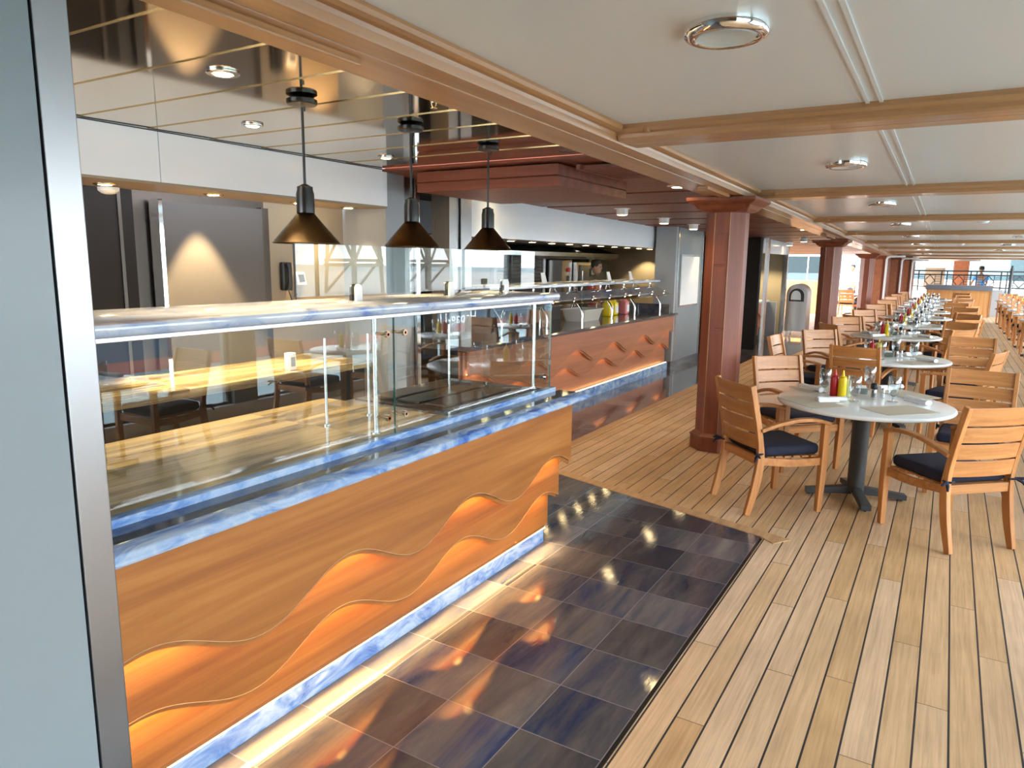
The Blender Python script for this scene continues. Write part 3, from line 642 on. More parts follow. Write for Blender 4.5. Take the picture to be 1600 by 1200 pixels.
def bottle(kind, mat, cap, loc, lab, grp, s=1.0, name=None):
    t = thing(name or kind+'_bottle', lab, 'bottle', loc, random.random()*6, grp)
    MB().lathe([(r*s, z*s) for r, z in ((.026, 0), (.030, .006), (.030, .125), (.027, .14), (.018, .15))], (0, 0, 0), 18).build('bottle_body', mat, t, smooth=True)
    MB().lathe([(r*s, z*s) for r, z in ((.026, .1495), (.027, .156), (.012, .163), (.009, .175), (.0045, .205), (.003, .206))], (0, 0, 0), 14).build('nozzle', cap, t, smooth=True)
    return t
def jug(mat, cap, loc, lab, s=1.0):
    t = thing('plastic_jug', lab, 'jug', loc, 0, 'jugs on the farther counter')
    MB().rbox(-.07*s, .07*s, -.07*s, .07*s, 0, .2*s, .02).lathe([(.065*s, .19*s), (.03*s, .25*s), (.03*s, .27*s)], (0, 0, 0), 14).build('jug_body', mat, t, smooth=True); jb = t.children[0] if t.children else None
    MB().lathe([(.034*s, .27*s), (.034*s, .30*s), (.01, .305*s)], (0, 0, 0), 14).build('cap', cap, t, smooth=True)
    MB().box(.071*s, .074*s, -.045*s, .045*s, .04*s, .15*s).build('jug_label', CARDWHITE, t)
jug(YELLOW, BLACKPL, (-4.42, 10.12, .946), 'yellow plastic jug with dark cap, left of the yellow pair on the far counter')
jug(YELLOW, WHITE, (-4.45, 10.38, .946), 'yellow plastic jug between the dark capped jug and the pink jug')
jug(plain('pink_liquid', (.75, .22, .22), .35), WHITE, (-4.42, 10.75, .946), 'pink plastic jug with white label on the far counter')
tb = thing('plastic_tub', 'beige plastic bus tub sitting on the farther counter', 'tub', (-4.38, 9.15, .946))
def ringrect(a, b, z, r=.04):
    pts = []
    for cx, cy, a0 in ((a-r, b-r, 0), (-a+r, b-r, 90), (-a+r, -b+r, 180), (a-r, -b+r, 270)):
        for k in range(4): an = radians(a0+30*k); pts.append((cx+r*cos(an), cy+r*sin(an), z))
    return pts
MB().loft([ringrect(.15, .26, 0), ringrect(.18, .30, .15), ringrect(.20, .32, .15), ringrect(.20, .32, .165), ringrect(.175, .295, .165), ringrect(.145, .255, .01)]).build('tub_body', plain('beige_plastic', (.50, .45, .38), .5), tb, smooth=True)
for k, y in enumerate((7.75, 8.3, 11.0)):
    t = thing('name_card', 'small white card standing on the farther guard shelf, %s along it' % ['nearest', 'middle', 'farthest'][k] if False else 'small white card standing on the farther marble guard shelf, %s of three' % ['nearest', 'middle', 'farthest'][k], 'card', (-4.3, [7.9, 9.9, 10.75][k], 1.4855), 0, 'cards on the farther guard shelf')
    MB().hexa([(-.02, -.05, 0), (.0, -.05, 0), (.0, .05, 0), (-.02, .05, 0)], [(-.045, -.05, .13), (-.04, -.05, .13), (-.04, .05, .13), (-.045, .05, .13)]).build('card', CARDWHITE, t)
# under fascia lights of servery 2
for k in range(12):
    y = 6.95+k*.52
    t = thing('recessed_downlight', 'small round warm light under the long pale fascia, %s from its near end' % ORD[k], 'ceiling light', (-4.55, y, 2.0), 0, 'lights under the long fascia')
    MB().lathe([(.05, -.012), (.065, -.008), (.068, 0)], (0, 0, 0), 20).build('trim_ring', STEEL, t, smooth=True)
    MB().lathe([(.002, -.0135), (.042, -.0135), (.046, -.01)], (0, 0, 0), 16).build('lens', BULB, t, smooth=True)
    if k % 2 == 0: spot('downlight_beam', (-4.55, y, 1.97), 14, 110, .7)
spot('wall_wash', (-4.9, 12.75, 1.97), 22, 100, .5, (1, .82, .45), .02, (radians(6), 0, 0))
spot('galley_light', (-5.4, 11.0, 1.95), 20, 120, .8, (1, .88, .65), .1)
hd = thing('extractor_hood', 'long stainless extractor hood over the galley ovens', 'hood', (-5.7, 10.0, 1.78))
MB().prism([(-6.0, 1.80), (-5.35, 1.80), (-5.25, 1.84), (-5.25, 1.90), (-5.6, 1.995), (-6.0, 1.995)], 'Y', 8.3, 12.4).build('canopy', STEELY, hd, world=True)
ov = thing('combi_oven', 'stainless combi oven with dark glass door and small control display', 'oven', (-5.8, 11.9, 0.0))
MB().box(-5.98, -5.55, 11.3, 12.65, .002, 1.75).build('cabinet', STEEL, ov, world=True, bevel=.006)
MB().box(-5.55, -5.53, 11.42, 12.55, .9, 1.7).build('door_glass', plain('oven_glass', (.05, .075, .085), .12), ov, world=True)
MB().box(-5.53, -5.52, 11.8, 12.2, 1.5, 1.64).build('display', BLACKPL, ov, world=True); dsp = bpy.data.objects['display']
mb = MB()
for k in range(2): mb.box(-5.52, -5.517, 11.85+k*.18, 11.98+k*.18, 1.53, 1.61)
mb.build('display_digits', plain('display_glow', (.5, .6, .6), .4), dsp, world=True)
MB().tube([(-5.50, 11.45, 1.0), (-5.50, 11.45, 1.6)], .012, 8).build('handle', CHROME, ov, world=True, smooth=True)
rk = thing('roller_shutter', 'dark slatted roller shutter on the galley back wall', 'shutter', (-5.9, 10.0, .9))
mb = MB()
for k in range(14): mb.box(-5.97, -5.93, 9.3, 10.75, .95+k*.06, 1.0+k*.06)
mb.build('slats', DARKSTEEL, rk, world=True, bevel=.004)
MB().box(-5.99, -5.90, 9.22, 9.3, .9, 1.8).box(-5.99, -5.90, 10.75, 10.83, .9, 1.8).build('side_rails', STEEL, rk, world=True)
pl = thing('switch_column', 'steel switch column with red emergency button beside the oven', 'switch panel', (-5.8, 11.05, 0))
MB().box(-5.98, -5.62, 10.9, 11.27, .002, 1.78).build('casing', STEEL, pl, world=True)
MB().tube([(-5.62, 11.12, 1.62), (-5.59, 11.12, 1.62)], .035, 14).build('red_button', RED, pl, world=True, smooth=True)
MB().box(-5.62, -5.61, 11.08, 11.16, 1.42, 1.52).build('rocker_switch', BLACKPL, pl, world=True)
struct('door_1', MB().box(-5.985, -5.95, 12.72, 12.98, .0, 1.95), plain('door_yellow', (.62, .52, .25), .5))
# white menu board on the grey pier
mbd = thing('menu_board', 'blank white upright board on the grey pier beyond the far counter', 'board', (-3.885, 12.3, 1.0))
MB().box(-3.898, -3.878, 11.86, 12.88, 1.02, 1.90).build('frame', STEEL, mbd, world=True)
MB().box(-3.878, -3.874, 11.89, 12.85, 1.05, 1.87).build('sheet', CARDWHITE, mbd, world=True)
# lights in the mahogany ceiling
for k, (x, y, drum) in enumerate(((-4.1, 6.6, 0), (-3.50, 6.85, 0), (-3.48, 8.3, 1), (-3.50, 9.85, 1), (-3.5, 11.2, 1), (-3.6, 12.7, 1), (-2.14, 6.35, 0), (-2.13, 12.7, 0), (-3.7, 14.4, 1), (-2.6, 15.6, 1), (-3.2, 17.4, 1))):
    z = wz(y)
    pl_ = ['over the servery wall', 'just beyond the dropped timber box', 'nearest of the white drums', 'second of the white drums', 'third of the white drums', 'fourth of the white drums', 'close beside the oak beam before the first column', 'close beside the oak beam before the second column', 'before the third column, left', 'right of the grey alcove', 'over the grey alcove'][k]
    t = thing('ceiling_downlight', 'warm %s light in the mahogany ceiling, %s' % ('drum' if drum else 'flush', pl_), 'ceiling light', (x, y, z), 0, 'lights in the mahogany ceiling')
    h = .075 if drum else .012
    MB().lathe([(.062, -h), (.07, -h+.004), (.07, -.004), (.10, -.003), (.10, .002)], (0, 0, 0), 24).build('drum', WHITE, t, smooth=True)
    MB().lathe([(.002, -h-.002), (.056, -h-.002), (.058, -h+.002)], (0, 0, 0), 20).build('lens', BULB, t, smooth=True)
    spot('downlight_beam', (x, y, z-h-.02), 14, 90, .7)

# ================================================================ CEILING LIGHTS
for k, y in enumerate((2.42, 5.50, 8.5, 11.7, 14.9, 18.2, 21.5, 24.8)):
    t = thing('ceiling_light', 'round chrome ceiling light in the %s white panel bay from the camera, left row' % ORD[k], 'ceiling light', (-.685, y, zc(y)), 0, 'round chrome lights, left row')
    MB().lathe([(.088, -.02), (.096, -.033), (.112, -.036), (.128, -.030), (.134, -.018), (.134, .004)], (0, 0, 0), 40).build('chrome_ring', CHROME, t, smooth=True, angle=60)
    MB().lathe([(.002, -.031), (.084, -.031), (.092, -.034), (.092, -.02)], (0, 0, 0), 32).build('lens', BULBOFF, t, smooth=True)
for k, y in enumerate((12.0, 15.2, 18.4, 21.6)):
    t = thing('ceiling_light', 'small round chrome ceiling light over the window side tables, %s of four' % ORD[k], 'ceiling light', (.95, y, zc(y)), 0, 'round chrome lights, window side')
    MB().lathe([(.088, -.02), (.096, -.033), (.112, -.036), (.134, -.018), (.134, .004)], (0, 0, 0), 24).build('chrome_ring', CHROME, t, smooth=True)
    MB().lathe([(.002, -.031), (.084, -.031), (.092, -.034), (.092, -.02)], (0, 0, 0), 20).build('lens', BULBOFF, t, smooth=True)
for k, (x, y) in enumerate(((.27, 10.9), (.1, 17.5), (.12, 23.9))):
    t = thing('smoke_detector', 'white smoke detector on the white ceiling, %s one down the aisle' % ORD[k], 'smoke detector', (x, y, zc(y)), 0, 'detectors along the aisle ceiling')
    MB().lathe([(.02, -.07), (.05, -.065), (.075, -.04), (.08, -.02), (.09, -.018), (.09, .004)], (0, 0, 0), 20).build('housing', WHITE, t, smooth=True)

# ================================================================ CHAIRS
def curve_pts(ctrl, n=6):
    """Catmull-Rom through control points"""
    P = [Vector(p) for p in ctrl]; P = [P[0]*2-P[1]]+P+[P[-1]*2-P[-2]]; out = []
    for i in range(1, len(P)-2):
        for k in range(n):
            t = k/n; a, b, c, d_ = P[i-1:i+3]
            out.append(.5*((2*b)+(c-a)*t+(2*a-5*b+4*c-d_)*t*t+(3*b-a-3*c+d_)*t**3))
    out.append(P[-2]); return out
def strip(mb, pts, ws, hs, side=(1, 0, 0)):
    """rectangular section swept along pts in the plane perpendicular to side"""
    sd = Vector(side).normalized(); rings = []
    for i, p in enumerate(pts):
        d_ = (pts[min(i+1, len(pts)-1)]-pts[max(i-1, 0)]).normalized(); u = sd.cross(d_).normalized()
        w = ws[i] if isinstance(ws, list) else ws; h = hs[i] if isinstance(hs, list) else hs
        rings.append([p-sd*w/2-u*h/2, p+sd*w/2-u*h/2, p+sd*w/2+u*h/2, p-sd*w/2+u*h/2])
    mb.loft(rings); return mb
def make_chair(lab):
    t = thing('armchair', lab, 'chair', (0, 0, 0))
    for sx in (-1, 1):
        x = sx*.268
        strip(MB(), [Vector((x, .225, 0.003)), Vector((x, .235, .30)), Vector((x, .235, .655))], [.036, .046, .046], [.036, .048, .046]).build('front_leg', CHAIRV, t, bevel=.004)
        x = sx*.232
        pts = curve_pts([(x, -.325, 0.003), (x, -.268, .22), (x, -.245, .42), (x, -.272, .62), (x, -.345, .93)], 5)
        n = len(pts)
        strip(MB(), pts, .032, [.042+.018*sin(pi*min(1, i/(n*.6))) for i in range(n)]).build('rear_leg', CHAIRV, t, bevel=.004, label='rear leg that runs up as the back post')
        a = curve_pts([(sx*.268, .262, .650), (sx*.272, .15, .678), (sx*.268, 0, .680), (sx*.255, -.14, .652), (sx*.244, -.262, .612)], 4)
        n = len(a)
        strip(MB(), a, [.050+.010*cos(pi*i/n) for i in range(n)], .026).build('armrest', CHAIRW, t, bevel=.006)
    mb = MB()
    mb.hexa([(-.245, .215, .345), (.245, .215, .345), (.245, .24, .345), (-.245, .24, .345)], [(-.245, .215, .405), (.245, .215, .405), (.245, .24, .405), (-.245, .24, .405)])
    mb.box(-.218, .218, -.262, -.238, .36, .42)
    for sx in (-1, 1):
        pts = curve_pts([(sx*.262, .22, .375), (sx*.255, 0, .372), (sx*.236, -.24, .392)], 4)
        strip(mb, pts, .022, .055)
    mb.build('seat_frame', CHAIRW, t, bevel=.003)
    mb = MB()
    for k in range(7): mb.box(-.245+.005*k, .245-.005*k, .205-.067*k-.052, .205-.067*k, .404, .416)
    mb.build('seat_slats', CHAIRW, t)
    mb = MB()
    for k, (z0, z1) in enumerate(((.475, .578), (.590, .688), (.700, .798), (.810, .925))):
        f = lambda z: -.245-.10*((z-.42)/.51)**1.25-.006
        rings = []
        for j in range(9):
            x = -.218+.436*j/8; c = -.020*(1-(x/.218)**2)
            rings.append([(x, f(z0)+c-.009, z0), (x, f(z0)+c+.009, z0), (x, f(z1)+c+.009, z1), (x, f(z1)+c-.009, z1)])
        mb.loft(rings)
    mb.build('backrest', CHAIRW, t, bevel=.003)
    mb = MB().rbox(-.235, .235, -.225, .235, .418, .492, .026)
    cu_ = mb.build('cushion', NAVY, t, smooth=True, angle=70)
    for sx in (-1, 1):
        mb = MB().tube([(sx*.205, -.215, .445), (sx*.245, -.235, .445), (sx*.258, -.262, .447), (sx*.235, -.285, .447), (sx*.20, -.272, .446)], .007, 6)
        mb.tube([(sx*.253, -.275, .448), (sx*.285, -.30, .452), (sx*.315, -.30, .438)], [.009, .012, .006], 6)
        mb.tube([(sx*.253, -.275, .446), (sx*.275, -.305, .430), (sx*.285, -.32, .405)], [.009, .011, .006], 6)
        mb.build('cushion_tie', NAVY, cu_, smooth=True)
    return t
CH = None
def chair(x, y, deg, lab, grp):
    global CH
    if CH is None:
        CH = make_chair(lab); CH.location = (x, y, 0); CH.rotation_euler = (0, 0, radians(deg)); CH['group'] = grp; return CH
    return dup(CH, (x, y, 0), radians(deg), lab, grp)

# ================================================================ TABLES
def make_table(lab):
    t = thing('round_table', lab, 'table', (0, 0, 0))
    MB().lathe([(.02, .714), (.585, .714), (.600, .720), (.606, .731), (.602, .742), (.590, .747), (.02, .7475)], (0, 0, 0), 72).build('tabletop', TABLETOP, t, smooth=True, angle=60)
    MB().lathe([(.20, .700), (.20, .712)], (0, 0, 0), 24).lathe([(.062, .05), (.062, .700)], (0, 0, 0), 28).build('pedestal', IRON, t, smooth=True)
    for k in range(4):
        a = radians(18+90*k); c, s_ = cos(a), sin(a); u = Vector((c, s_, 0)); w = Vector((-s_, c, 0))*.032
        lo = []; hi = []
        mb = MB()
        rings = []
        for r, z0, z1, ww in ((.03, .03, .10, .8), (.12, .03, .085, .9), (.355, .012, .052, 1.15)):
            p = u*r
            rings.append([p-w*ww+Vector((0, 0, z0)), p+w*ww+Vector((0, 0, z0)), p+w*ww+Vector((0, 0, z1)), p-w*ww+Vector((0, 0, z1))])
        mb.loft(rings).lathe([(.012, .0005), (.012, .02)], tuple(u*.33), 8)
        mb.build('foot', IRON, t, bevel=.003)
    return t
TB = None
def goblet_mesh():
    sc_ = 1.16
    prof = [(r*sc_, z*sc_) for r, z in [(.002, .001), (.033, .001), (.034, .003), (.010, .007), (.007, .012), (.008, .028), (.016, .036), (.031, .055), (.037, .085), (.038, .12), (.035, .165), (.0335, .166), (.036, .12), (.035, .085), (.029, .057), (.014, .039), (.002, .037)]]
    return MB().lathe(prof, (0, 0, 0), 24, cap=True)
G0 = {}
def copyof(kind, maker, loc, rz, lab, grp):
    if kind not in G0:
        o = maker(lab); o.location = loc; o.rotation_euler = (0, 0, rz); o['label'] = lab; o['group'] = grp; G0[kind] = o; return o
    return dup(G0[kind], loc, rz, lab, grp)
def mk_goblet(l): o = goblet_mesh().build('goblet', DRINK, smooth=True, angle=80); return tag(o, l, 'glass')
def mk_napkin(l):
    mb = MB(); rings = []
    for j in range(9):
        x = -.115+.23*j/8; r = .021*(1+.10*sin(j*1.7)); ring = []
        for k in range(14):
            a = 2*pi*k/14; ring.append((x, r*1.25*cos(a), .018+max(-.0175, r*.85*sin(a))))
        rings.append(ring)
    mb.loft(rings)
    mb.tube([(-.116, .004, .02), (-.112, .004, .02)], .010, 10)
    mb.hexa([(-.11, -.031, .001), (.05, -.028, .001), (.05, -.012, .001), (-.11, -.012, .001)], [(-.11, -.029, .006), (.05, -.026, .006), (.05, -.012, .016), (-.11, -.012, .016)])
    return tag(mb.build('rolled_napkin', NAPKIN, smooth=True, angle=60), l, 'napkin')
def mk_mat(l):
    mb = MB().prism([(-.21, -.14), (.21, -.14), (.225, 0), (.21, .14), (-.21, .14), (-.225, 0)], 'Z', 0, .002)
    return tag(mb.build('placemat', PLACEMAT), l, 'placemat')
def mk_bottle(body, cap, s=1.0):
    def f(l):
        t = thing('squeeze_bottle', l, 'bottle', (0, 0, 0))
        MB().lathe([(r*s, z*s) for r, z in ((.024, 0), (.027, .005), (.027, .128), (.024, .138), (.016, .142))], (0, 0, 0), 20).build('bottle_body', body, t, smooth=True)
        MB().lathe([(r*s, z*s) for r, z in ((.0235, .1415), (.0235, .147), (.011, .152), (.008, .165), (.004, .19), (.003, .191))], (0, 0, 0), 16).build('nozzle', cap, t, smooth=True)
        return t
    return f
def mk_mill(l):
    t = thing('pepper_mill', l, 'pepper mill', (0, 0, 0))
    MB().lathe([(.024, 0), (.026, .004), (.022, .06), (.018, .075)], (0, 0, 0), 20).build('clear_base', DRINK, t, smooth=True)
    MB().lathe([(.010, .012), (.016, .014), (.015, .055), (.012, .07)], (0, 0, 0), 14).build('peppercorn_fill', PEPPER, t, smooth=True)
    MB().lathe([(.016, .0755), (.024, .08), (.027, .10), (.024, .116), (.018, .122), (.01, .125)], (0, 0, 0), 20).build('mill_head', BLACKPL, t, smooth=True)
    return t
def mk_salt(l):
    t = thing('salt_shaker', l, 'salt shaker', (0, 0, 0))
    MB().lathe([(.018, 0), (.020, .004), (.016, .05), (.014, .06)], (0, 0, 0), 16).build('clear_body', DRINK, t, smooth=True)
    MB().lathe([(.009, .004), (.013, .006), (.012, .035)], (0, 0, 0), 12).build('salt_fill', SALT, t, smooth=True)
    MB().lathe([(.015, .0605), (.015, .07), (.009, .078)], (0, 0, 0), 16).build('lid', CHROME, t, smooth=True)
    return t
def mk_caddy(l):
    t = thing('sachet_holder', l, 'holder', (0, 0, 0))
    MB().hexa([(-.04, -.028, 0), (.04, -.028, 0), (.04, .028, 0), (-.04, .028, 0)], [(-.045, -.033, .045), (.045, -.033, .045), (.045, .033, .045), (-.045, .033, .045)]).build('box', plain('grey_green_holder', (.16, .20, .18), .5), t, bevel=.003)
    mb = MB()
    for k in range(5): mb.box(-.03, .03, -.022+k*.010, -.017+k*.010, .0452, .062)
    mb.build('sachets', CARDWHITE, t)
    return t
ZT = .748
def seat_name(q): return ['near left', 'near right', 'far right', 'far left'][q]
def lay_table(cx, cy, name, first):
    """q: seats at the four diagonals"""
    if first:
        items = dict(nap=[(-.675, 5.73, 38, 0), (-.125, 6.06, -49, 1), (-.34, 6.60, 48, 2), (-.885, 6.19, -40, 3)],
                     gob=[(-.533, 5.83, 0), (-.282, 5.975, 1), (-.488, 6.46, 2), (-.777, 6.10, 3)],
                     mats=[(-.80, 5.63, -45, 0), (-.22, 5.66, 45, 1), (-.22, 6.42, -42, 2), (-.83, 6.30, 45, 3)])
        ket, mus, rel, mil, cad, sal = (-.692, 5.985), (-.632, 5.955), (-.600, 6.03), (-.418, 6.015), (-.52, 6.24), (-.36, 6.10)
    else:
        r = random.Random(int(cy*100)); j = lambda a=.02: r.uniform(-a, a)
        items = dict(nap=[(cx-.20+j(), cy-.36+j(), 30+j(20), 0), (cx+.37+j(), cy-.12+j(), -50+j(20), 1), (cx+.20+j(), cy+.38+j(), 40+j(20), 2), (cx-.37+j(), cy+.12+j(), -40+j(20), 3)],
                     gob=[(cx-.06+j(), cy-.22+j(), 0), (cx+.22+j(), cy-.02+j(), 1), (cx+.05+j(), cy+.24+j(), 2), (cx-.22+j(), cy+.02+j(), 3)],
                     mats=[(cx-.30, cy-.30, -45, 0), (cx+.30, cy-.30, 45, 1), (cx+.30, cy+.30, -45, 2), (cx-.30, cy+.30, 45, 3)])
        ket, mus, rel, mil, cad, sal = [(cx+a+j(.01), cy+b+j(.01)) for a, b in ((-.17, -.10), (-.11, -.11), (-.14, -.045), (.06, .02), (-.02, .10), (.10, .07))]
    for x, y, a, q in items['mats']:
        copyof('mat', mk_mat, (x, y, ZT), radians(a), 'beige woven placemat at the %s seat of the %s' % (seat_name(q), name), 'placemats on the %s' % name)
    for x, y, a, q in items['nap']:
        copyof('nap', mk_napkin, (x, y, ZT+.002), radians(a), 'rolled white napkin at the %s seat of the %s' % (seat_name(q), name), 'rolled napkins on the %s' % name)
    for x, y, q in items['gob']:
        copyof('gob', mk_goblet, (x, y, ZT+.002), 0, 'clear stemmed glass at the %s seat of the %s' % (seat_name(q), name), 'stemmed glasses on the %s' % name)
    copyof('ket', mk_bottle(RED, RED, 1.1), (*ket, ZT+.002), 0, 'red ketchup squeeze bottle on the %s' % name, 'red squeeze bottles')
    copyof('mus', mk_bottle(YELLOW, YELLOW, 1.1), (*mus, ZT+.002), 0, 'yellow mustard squeeze bottle on the %s' % name, 'yellow squeeze bottles')
    copyof('rel', mk_bottle(PALEGREEN, PALEGREEN, .86), (*rel, ZT+.002), 0, 'pale green relish bottle behind the mustard on the %s' % name, 'pale green bottles')
    copyof('mill', mk_mill, (*mil, ZT+.002), 0, 'pepper mill with black head on the %s' % name, 'pepper mills')
    copyof('salt', mk_salt, (*sal, ZT+.002), 0, 'small clear salt shaker beside the pepper mill on the %s' % name, 'salt shakers')
    copyof('cad', mk_caddy, (*cad, ZT+.002), .2, 'grey green sachet holder in the middle of the %s' % name, 'sachet holders')
TY = [5.95, 8.93, 11.9, 14.2, 16.5, 18.8, 21.2, 23.6, 26.2]
for i, cy in enumerate(TY):
    cx = -.50 if i != 2 else -.62
    name = '%s aisle table' % ['nearest', 'second', 'third', 'fourth', 'fifth', 'sixth', 'seventh', 'eighth', 'farthest'][i]
    lab = 'pale round pedestal table set for four, %s in the row by the columns' % ['nearest', 'second', 'third', 'fourth', 'fifth', 'sixth', 'seventh', 'eighth', 'farthest'][i]
    loc = (cx+.03 if i == 0 else cx, cy-.07 if i == 0 else cy, 0)
    if TB is None: TB = make_table(lab); TB.location = loc; TB['group'] = 'round tables in a row'
    else: dup(TB, loc, random.random(), lab, 'round tables in a row')
    lay_table(cx, cy, name, i == 0)
    g = 'teak armchairs round the row of tables'
    lb = lambda q, extra='': 'teak armchair with navy cushion%s at the %s seat of the %s' % (extra, q, name)
    if i == 0:
        chair(-1.01, 5.40, -45, lb('near left'), g); chair(.10, 5.38, 43, lb('near right'), g)
        chair(.27, 6.52, 176, lb('far right'), g); chair(-1.05, 6.60, -135, lb('far left'), g)
    elif i == 1:
        chair(-.72, 8.50-.02, -10, lb('near left'), g); chair(.16, 8.62, 74, lb('near right'), g)
        chair(.28, 9.76, 178, lb('far right'), g); chair(-1.15, 9.75, -135, lb('far left'), g)
        chair(-1.38, 8.85, -95, 'teak armchair with navy cushion on the column side of the second aisle table', g)
    else:
        r = random.Random(i); j = lambda a: r.uniform(-a, a)
        chair(cx-.58+j(.05), cy-.62+j(.05), -42+j(12), lb('near left'), g); chair(cx+.60+j(.05), cy-.50+j(.05), 48+j(14), lb('near right'), g)
        chair(cx+.66+j(.05), cy+.60+j(.05), 150+j(22), lb('far right'), g); chair(cx-.58+j(.05), cy+.62+j(.05), -135+j(12), lb('far left'), g)

# window side tables: smaller, two chairs each
def make_small(lab):
    t = thing('small_round_table', lab, 'table', (0, 0, 0))
    MB().lathe([(.02, .716), (.385, .716), (.398, .722), (.402, .732), (.396, .742), (.02, .746)], (0, 0, 0), 40).build('tabletop', TABLETOP, t, smooth=True, angle=60)
    MB().lathe([(.15, .70), (.15, .715)], (0, 0, 0), 16).lathe([(.04, .03), (.04, .70)], (0, 0, 0), 16).build('pedestal', IRON, t, smooth=True)
    for k in range(4):
        a = radians(90*k); MB().bar((.03*cos(a), .03*sin(a), .03), (.30*cos(a), .30*sin(a), .025), .05, .045).build('foot', IRON, t, bevel=.003)
    return t
SY = [3.15, 6.0, 7.95, 9.85, 11.75, 13.65, 15.55, 17.45, 19.3, 21.2, 23.1, 25.0, 26.9]
for i, cy in enumerate(SY):
    o_ = ORD[i]; cx = 1.63 if i > 1 else 1.55
    name = '%s small window side table' % o_
    copyof('small', make_small, (cx, cy, 0), 0, 'small round pedestal table by the windows, %s from the camera end' % o_, 'window side tables')
    copyof('ket', None, (cx-.06, cy-.03, .747), 0, 'red ketchup squeeze bottle on the %s' % name, 'red squeeze bottles')
    copyof('mus', None, (cx+.02, cy-.05, .747), 0, 'yellow mustard squeeze bottle on the %s' % name, 'yellow squeeze bottles')
    copyof('nap', None, (cx-.18, cy-.22, .747), .3, 'rolled white napkin on the near side of the %s' % name, 'rolled napkins window side')
    copyof('nap', None, (cx+.15, cy+.22, .747), -.2, 'rolled white napkin on the far side of the %s' % name, 'rolled napkins window side')
    copyof('gob', None, (cx-.20, cy-.05, .747), 0, 'clear stemmed glass on the aisle side of the %s' % name, 'stemmed glasses window side')
    copyof('gob', None, (cx+.17, cy+.05, .747), 0, 'clear stemmed glass on the sea side of the %s' % name, 'stemmed glasses window side')
    dy = .545
    chair(cx+.02, cy-dy, 0, 'teak armchair with navy cushion on the near side of the %s' % name, 'armchairs at the window side tables')
    chair(cx-.02, cy+dy, 180, 'teak armchair with navy cushion on the far side of the %s' % name, 'armchairs at the window side tables')

# ================================================================ FAR END
fc = thing('service_station', 'orange wood service station with grey top closing the aisle', 'counter', (.5, 30.6, 0))
MB().box(-.72, 1.22, 30.3, 31.0, .003, .93).build('body', wood('station_wood', (.46, .20, .06), (.56, .27, .09), (.62, .33, .13), 'Z', .5, .4), fc, world=True)
MB().box(-.75, 1.28, 30.22, 31.05, .93, 1.10).build('top', plain('grey_station_top', (.16, .18, .22), .35), fc, world=True)
MB().box(1.22, 1.27, 30.28, 31.0, .003, .93).build('corner_post', BEAM, fc, world=True)
struct('wall_end', MB().box(1.30, 1.60, 30.8, 31.2, 0, .95), WALLGREY)
rl = thing('iron_railing', 'black iron railing with diamond motifs behind the service station', 'railing', (.4, 31.3, .9))
mb = MB(); YR = 31.3
for z in (1.60, 1.46): mb.tube([(-1.2, YR, z), (2.4, YR, z)], .026, 6)
mb.tube([(-1.2, YR, 1.02), (2.4, YR, 1.02)], .022, 6)
mb.build('rail', IRON, rl, world=True)
for k in range(4):
    x0 = -1.05+.92*k; mb = MB()
    for x in (x0, x0+.74): mb.bar((x, YR, .85), (x, YR, 1.6), .04, .04)
    for z in (1.12, 1.21, 1.30, 1.38):
        mb.bar((x0, YR, z), (x0+.20, YR, z), .018, .018); mb.bar((x0+.54, YR, z), (x0+.74, YR, z), .018, .018)
    for x in (x0+.2, x0+.54): mb.bar((x, YR, 1.02), (x, YR, 1.46), .022, .022)
    c = (x0+.37, 1.24)
    for a in range(4):
        p = (c[0]+.17*cos(a*pi/2), c[1]+.2*sin(a*pi/2)); q = (c[0]+.17*cos((a+1)*pi/2), c[1]+.2*sin((a+1)*pi/2))
        mb.bar((p[0], YR, p[1]), (q[0], YR, q[1]), .028, .028)
    mb.build('railing_panel', IRON, rl, world=True)
for x in (-1.25, 1.83): MB().lathe([(.05, 0), (.05, 1.72), (.03, 1.75), (.04, 1.78), (.015, 1.82)], (x, YR, .0), 12).build('post', IRON, rl, world=True, smooth=True)
# bright open deck beyond
TINT = glassmat('tinted_windbreak', (.31, .37, .385), .5, 1.4)
struct('ceiling', MB().box(-1.6, 2.62, 31.0, 38.5, 2.08, 2.2), WHITECEIL)  # roof carried on past the aisle, added to shade the far end
struct('window_21', MB().box(-10, 14, 45.0, 45.02, 0, 7), TINT)  # tall tinted windbreak, added to dim the sky beyond
struct('window_22', MB().box(2.53, 2.55, 31.5, 45, 0, 5), TINT)
for x in (3.2, 5.6, 8.0): struct('trim_22', MB().box(x-.04, x+.04, 44.9, 45.0, 0, 7), BLUEGREY)
wh = plain('white_painted_steel', (.80, .82, .84), .5)
struct('wall_end', MB().box(-1.1, 1.0, 37.0, 37.2, 2.0, 2.4), wh)
struct('wall_end', MB().box(.05, .62, 36.6, 36.9, .003, 2.0), CHERRYRED)
struct('wall_end', MB().box(-1.0, -.25, 36.8, 36.9, 0, 1.7), WALLBEIGE)
struct('trim_20', MB().box(-8, 3, 39.9, 40.1, 0, 1.15), wh)
def lounger(x, y, rz, lab):
    t = thing('sun_lounger', lab, 'sun lounger', (x, y, 0), rz, 'white loungers on the aft deck')
    MB().box(-.3, .3, -.9, .9, .28, .34).build('mattress', NAPKIN, t, bevel=.02)
    MB().hexa([(-.3, .35, .34), (.3, .35, .34), (.3, .42, .34), (-.3, .42, .34)], [(-.3, .82, .85), (.3, .82, .85), (.3, .88, .82), (-.3, .88, .82)]).build('backrest', NAPKIN, t, bevel=.02)
    for a in (-.26, .26):
        for b in (-.8, .8): MB().box(a-.02, a+.02, b-.02, b+.02, .003, .28).build('leg', wh, t)
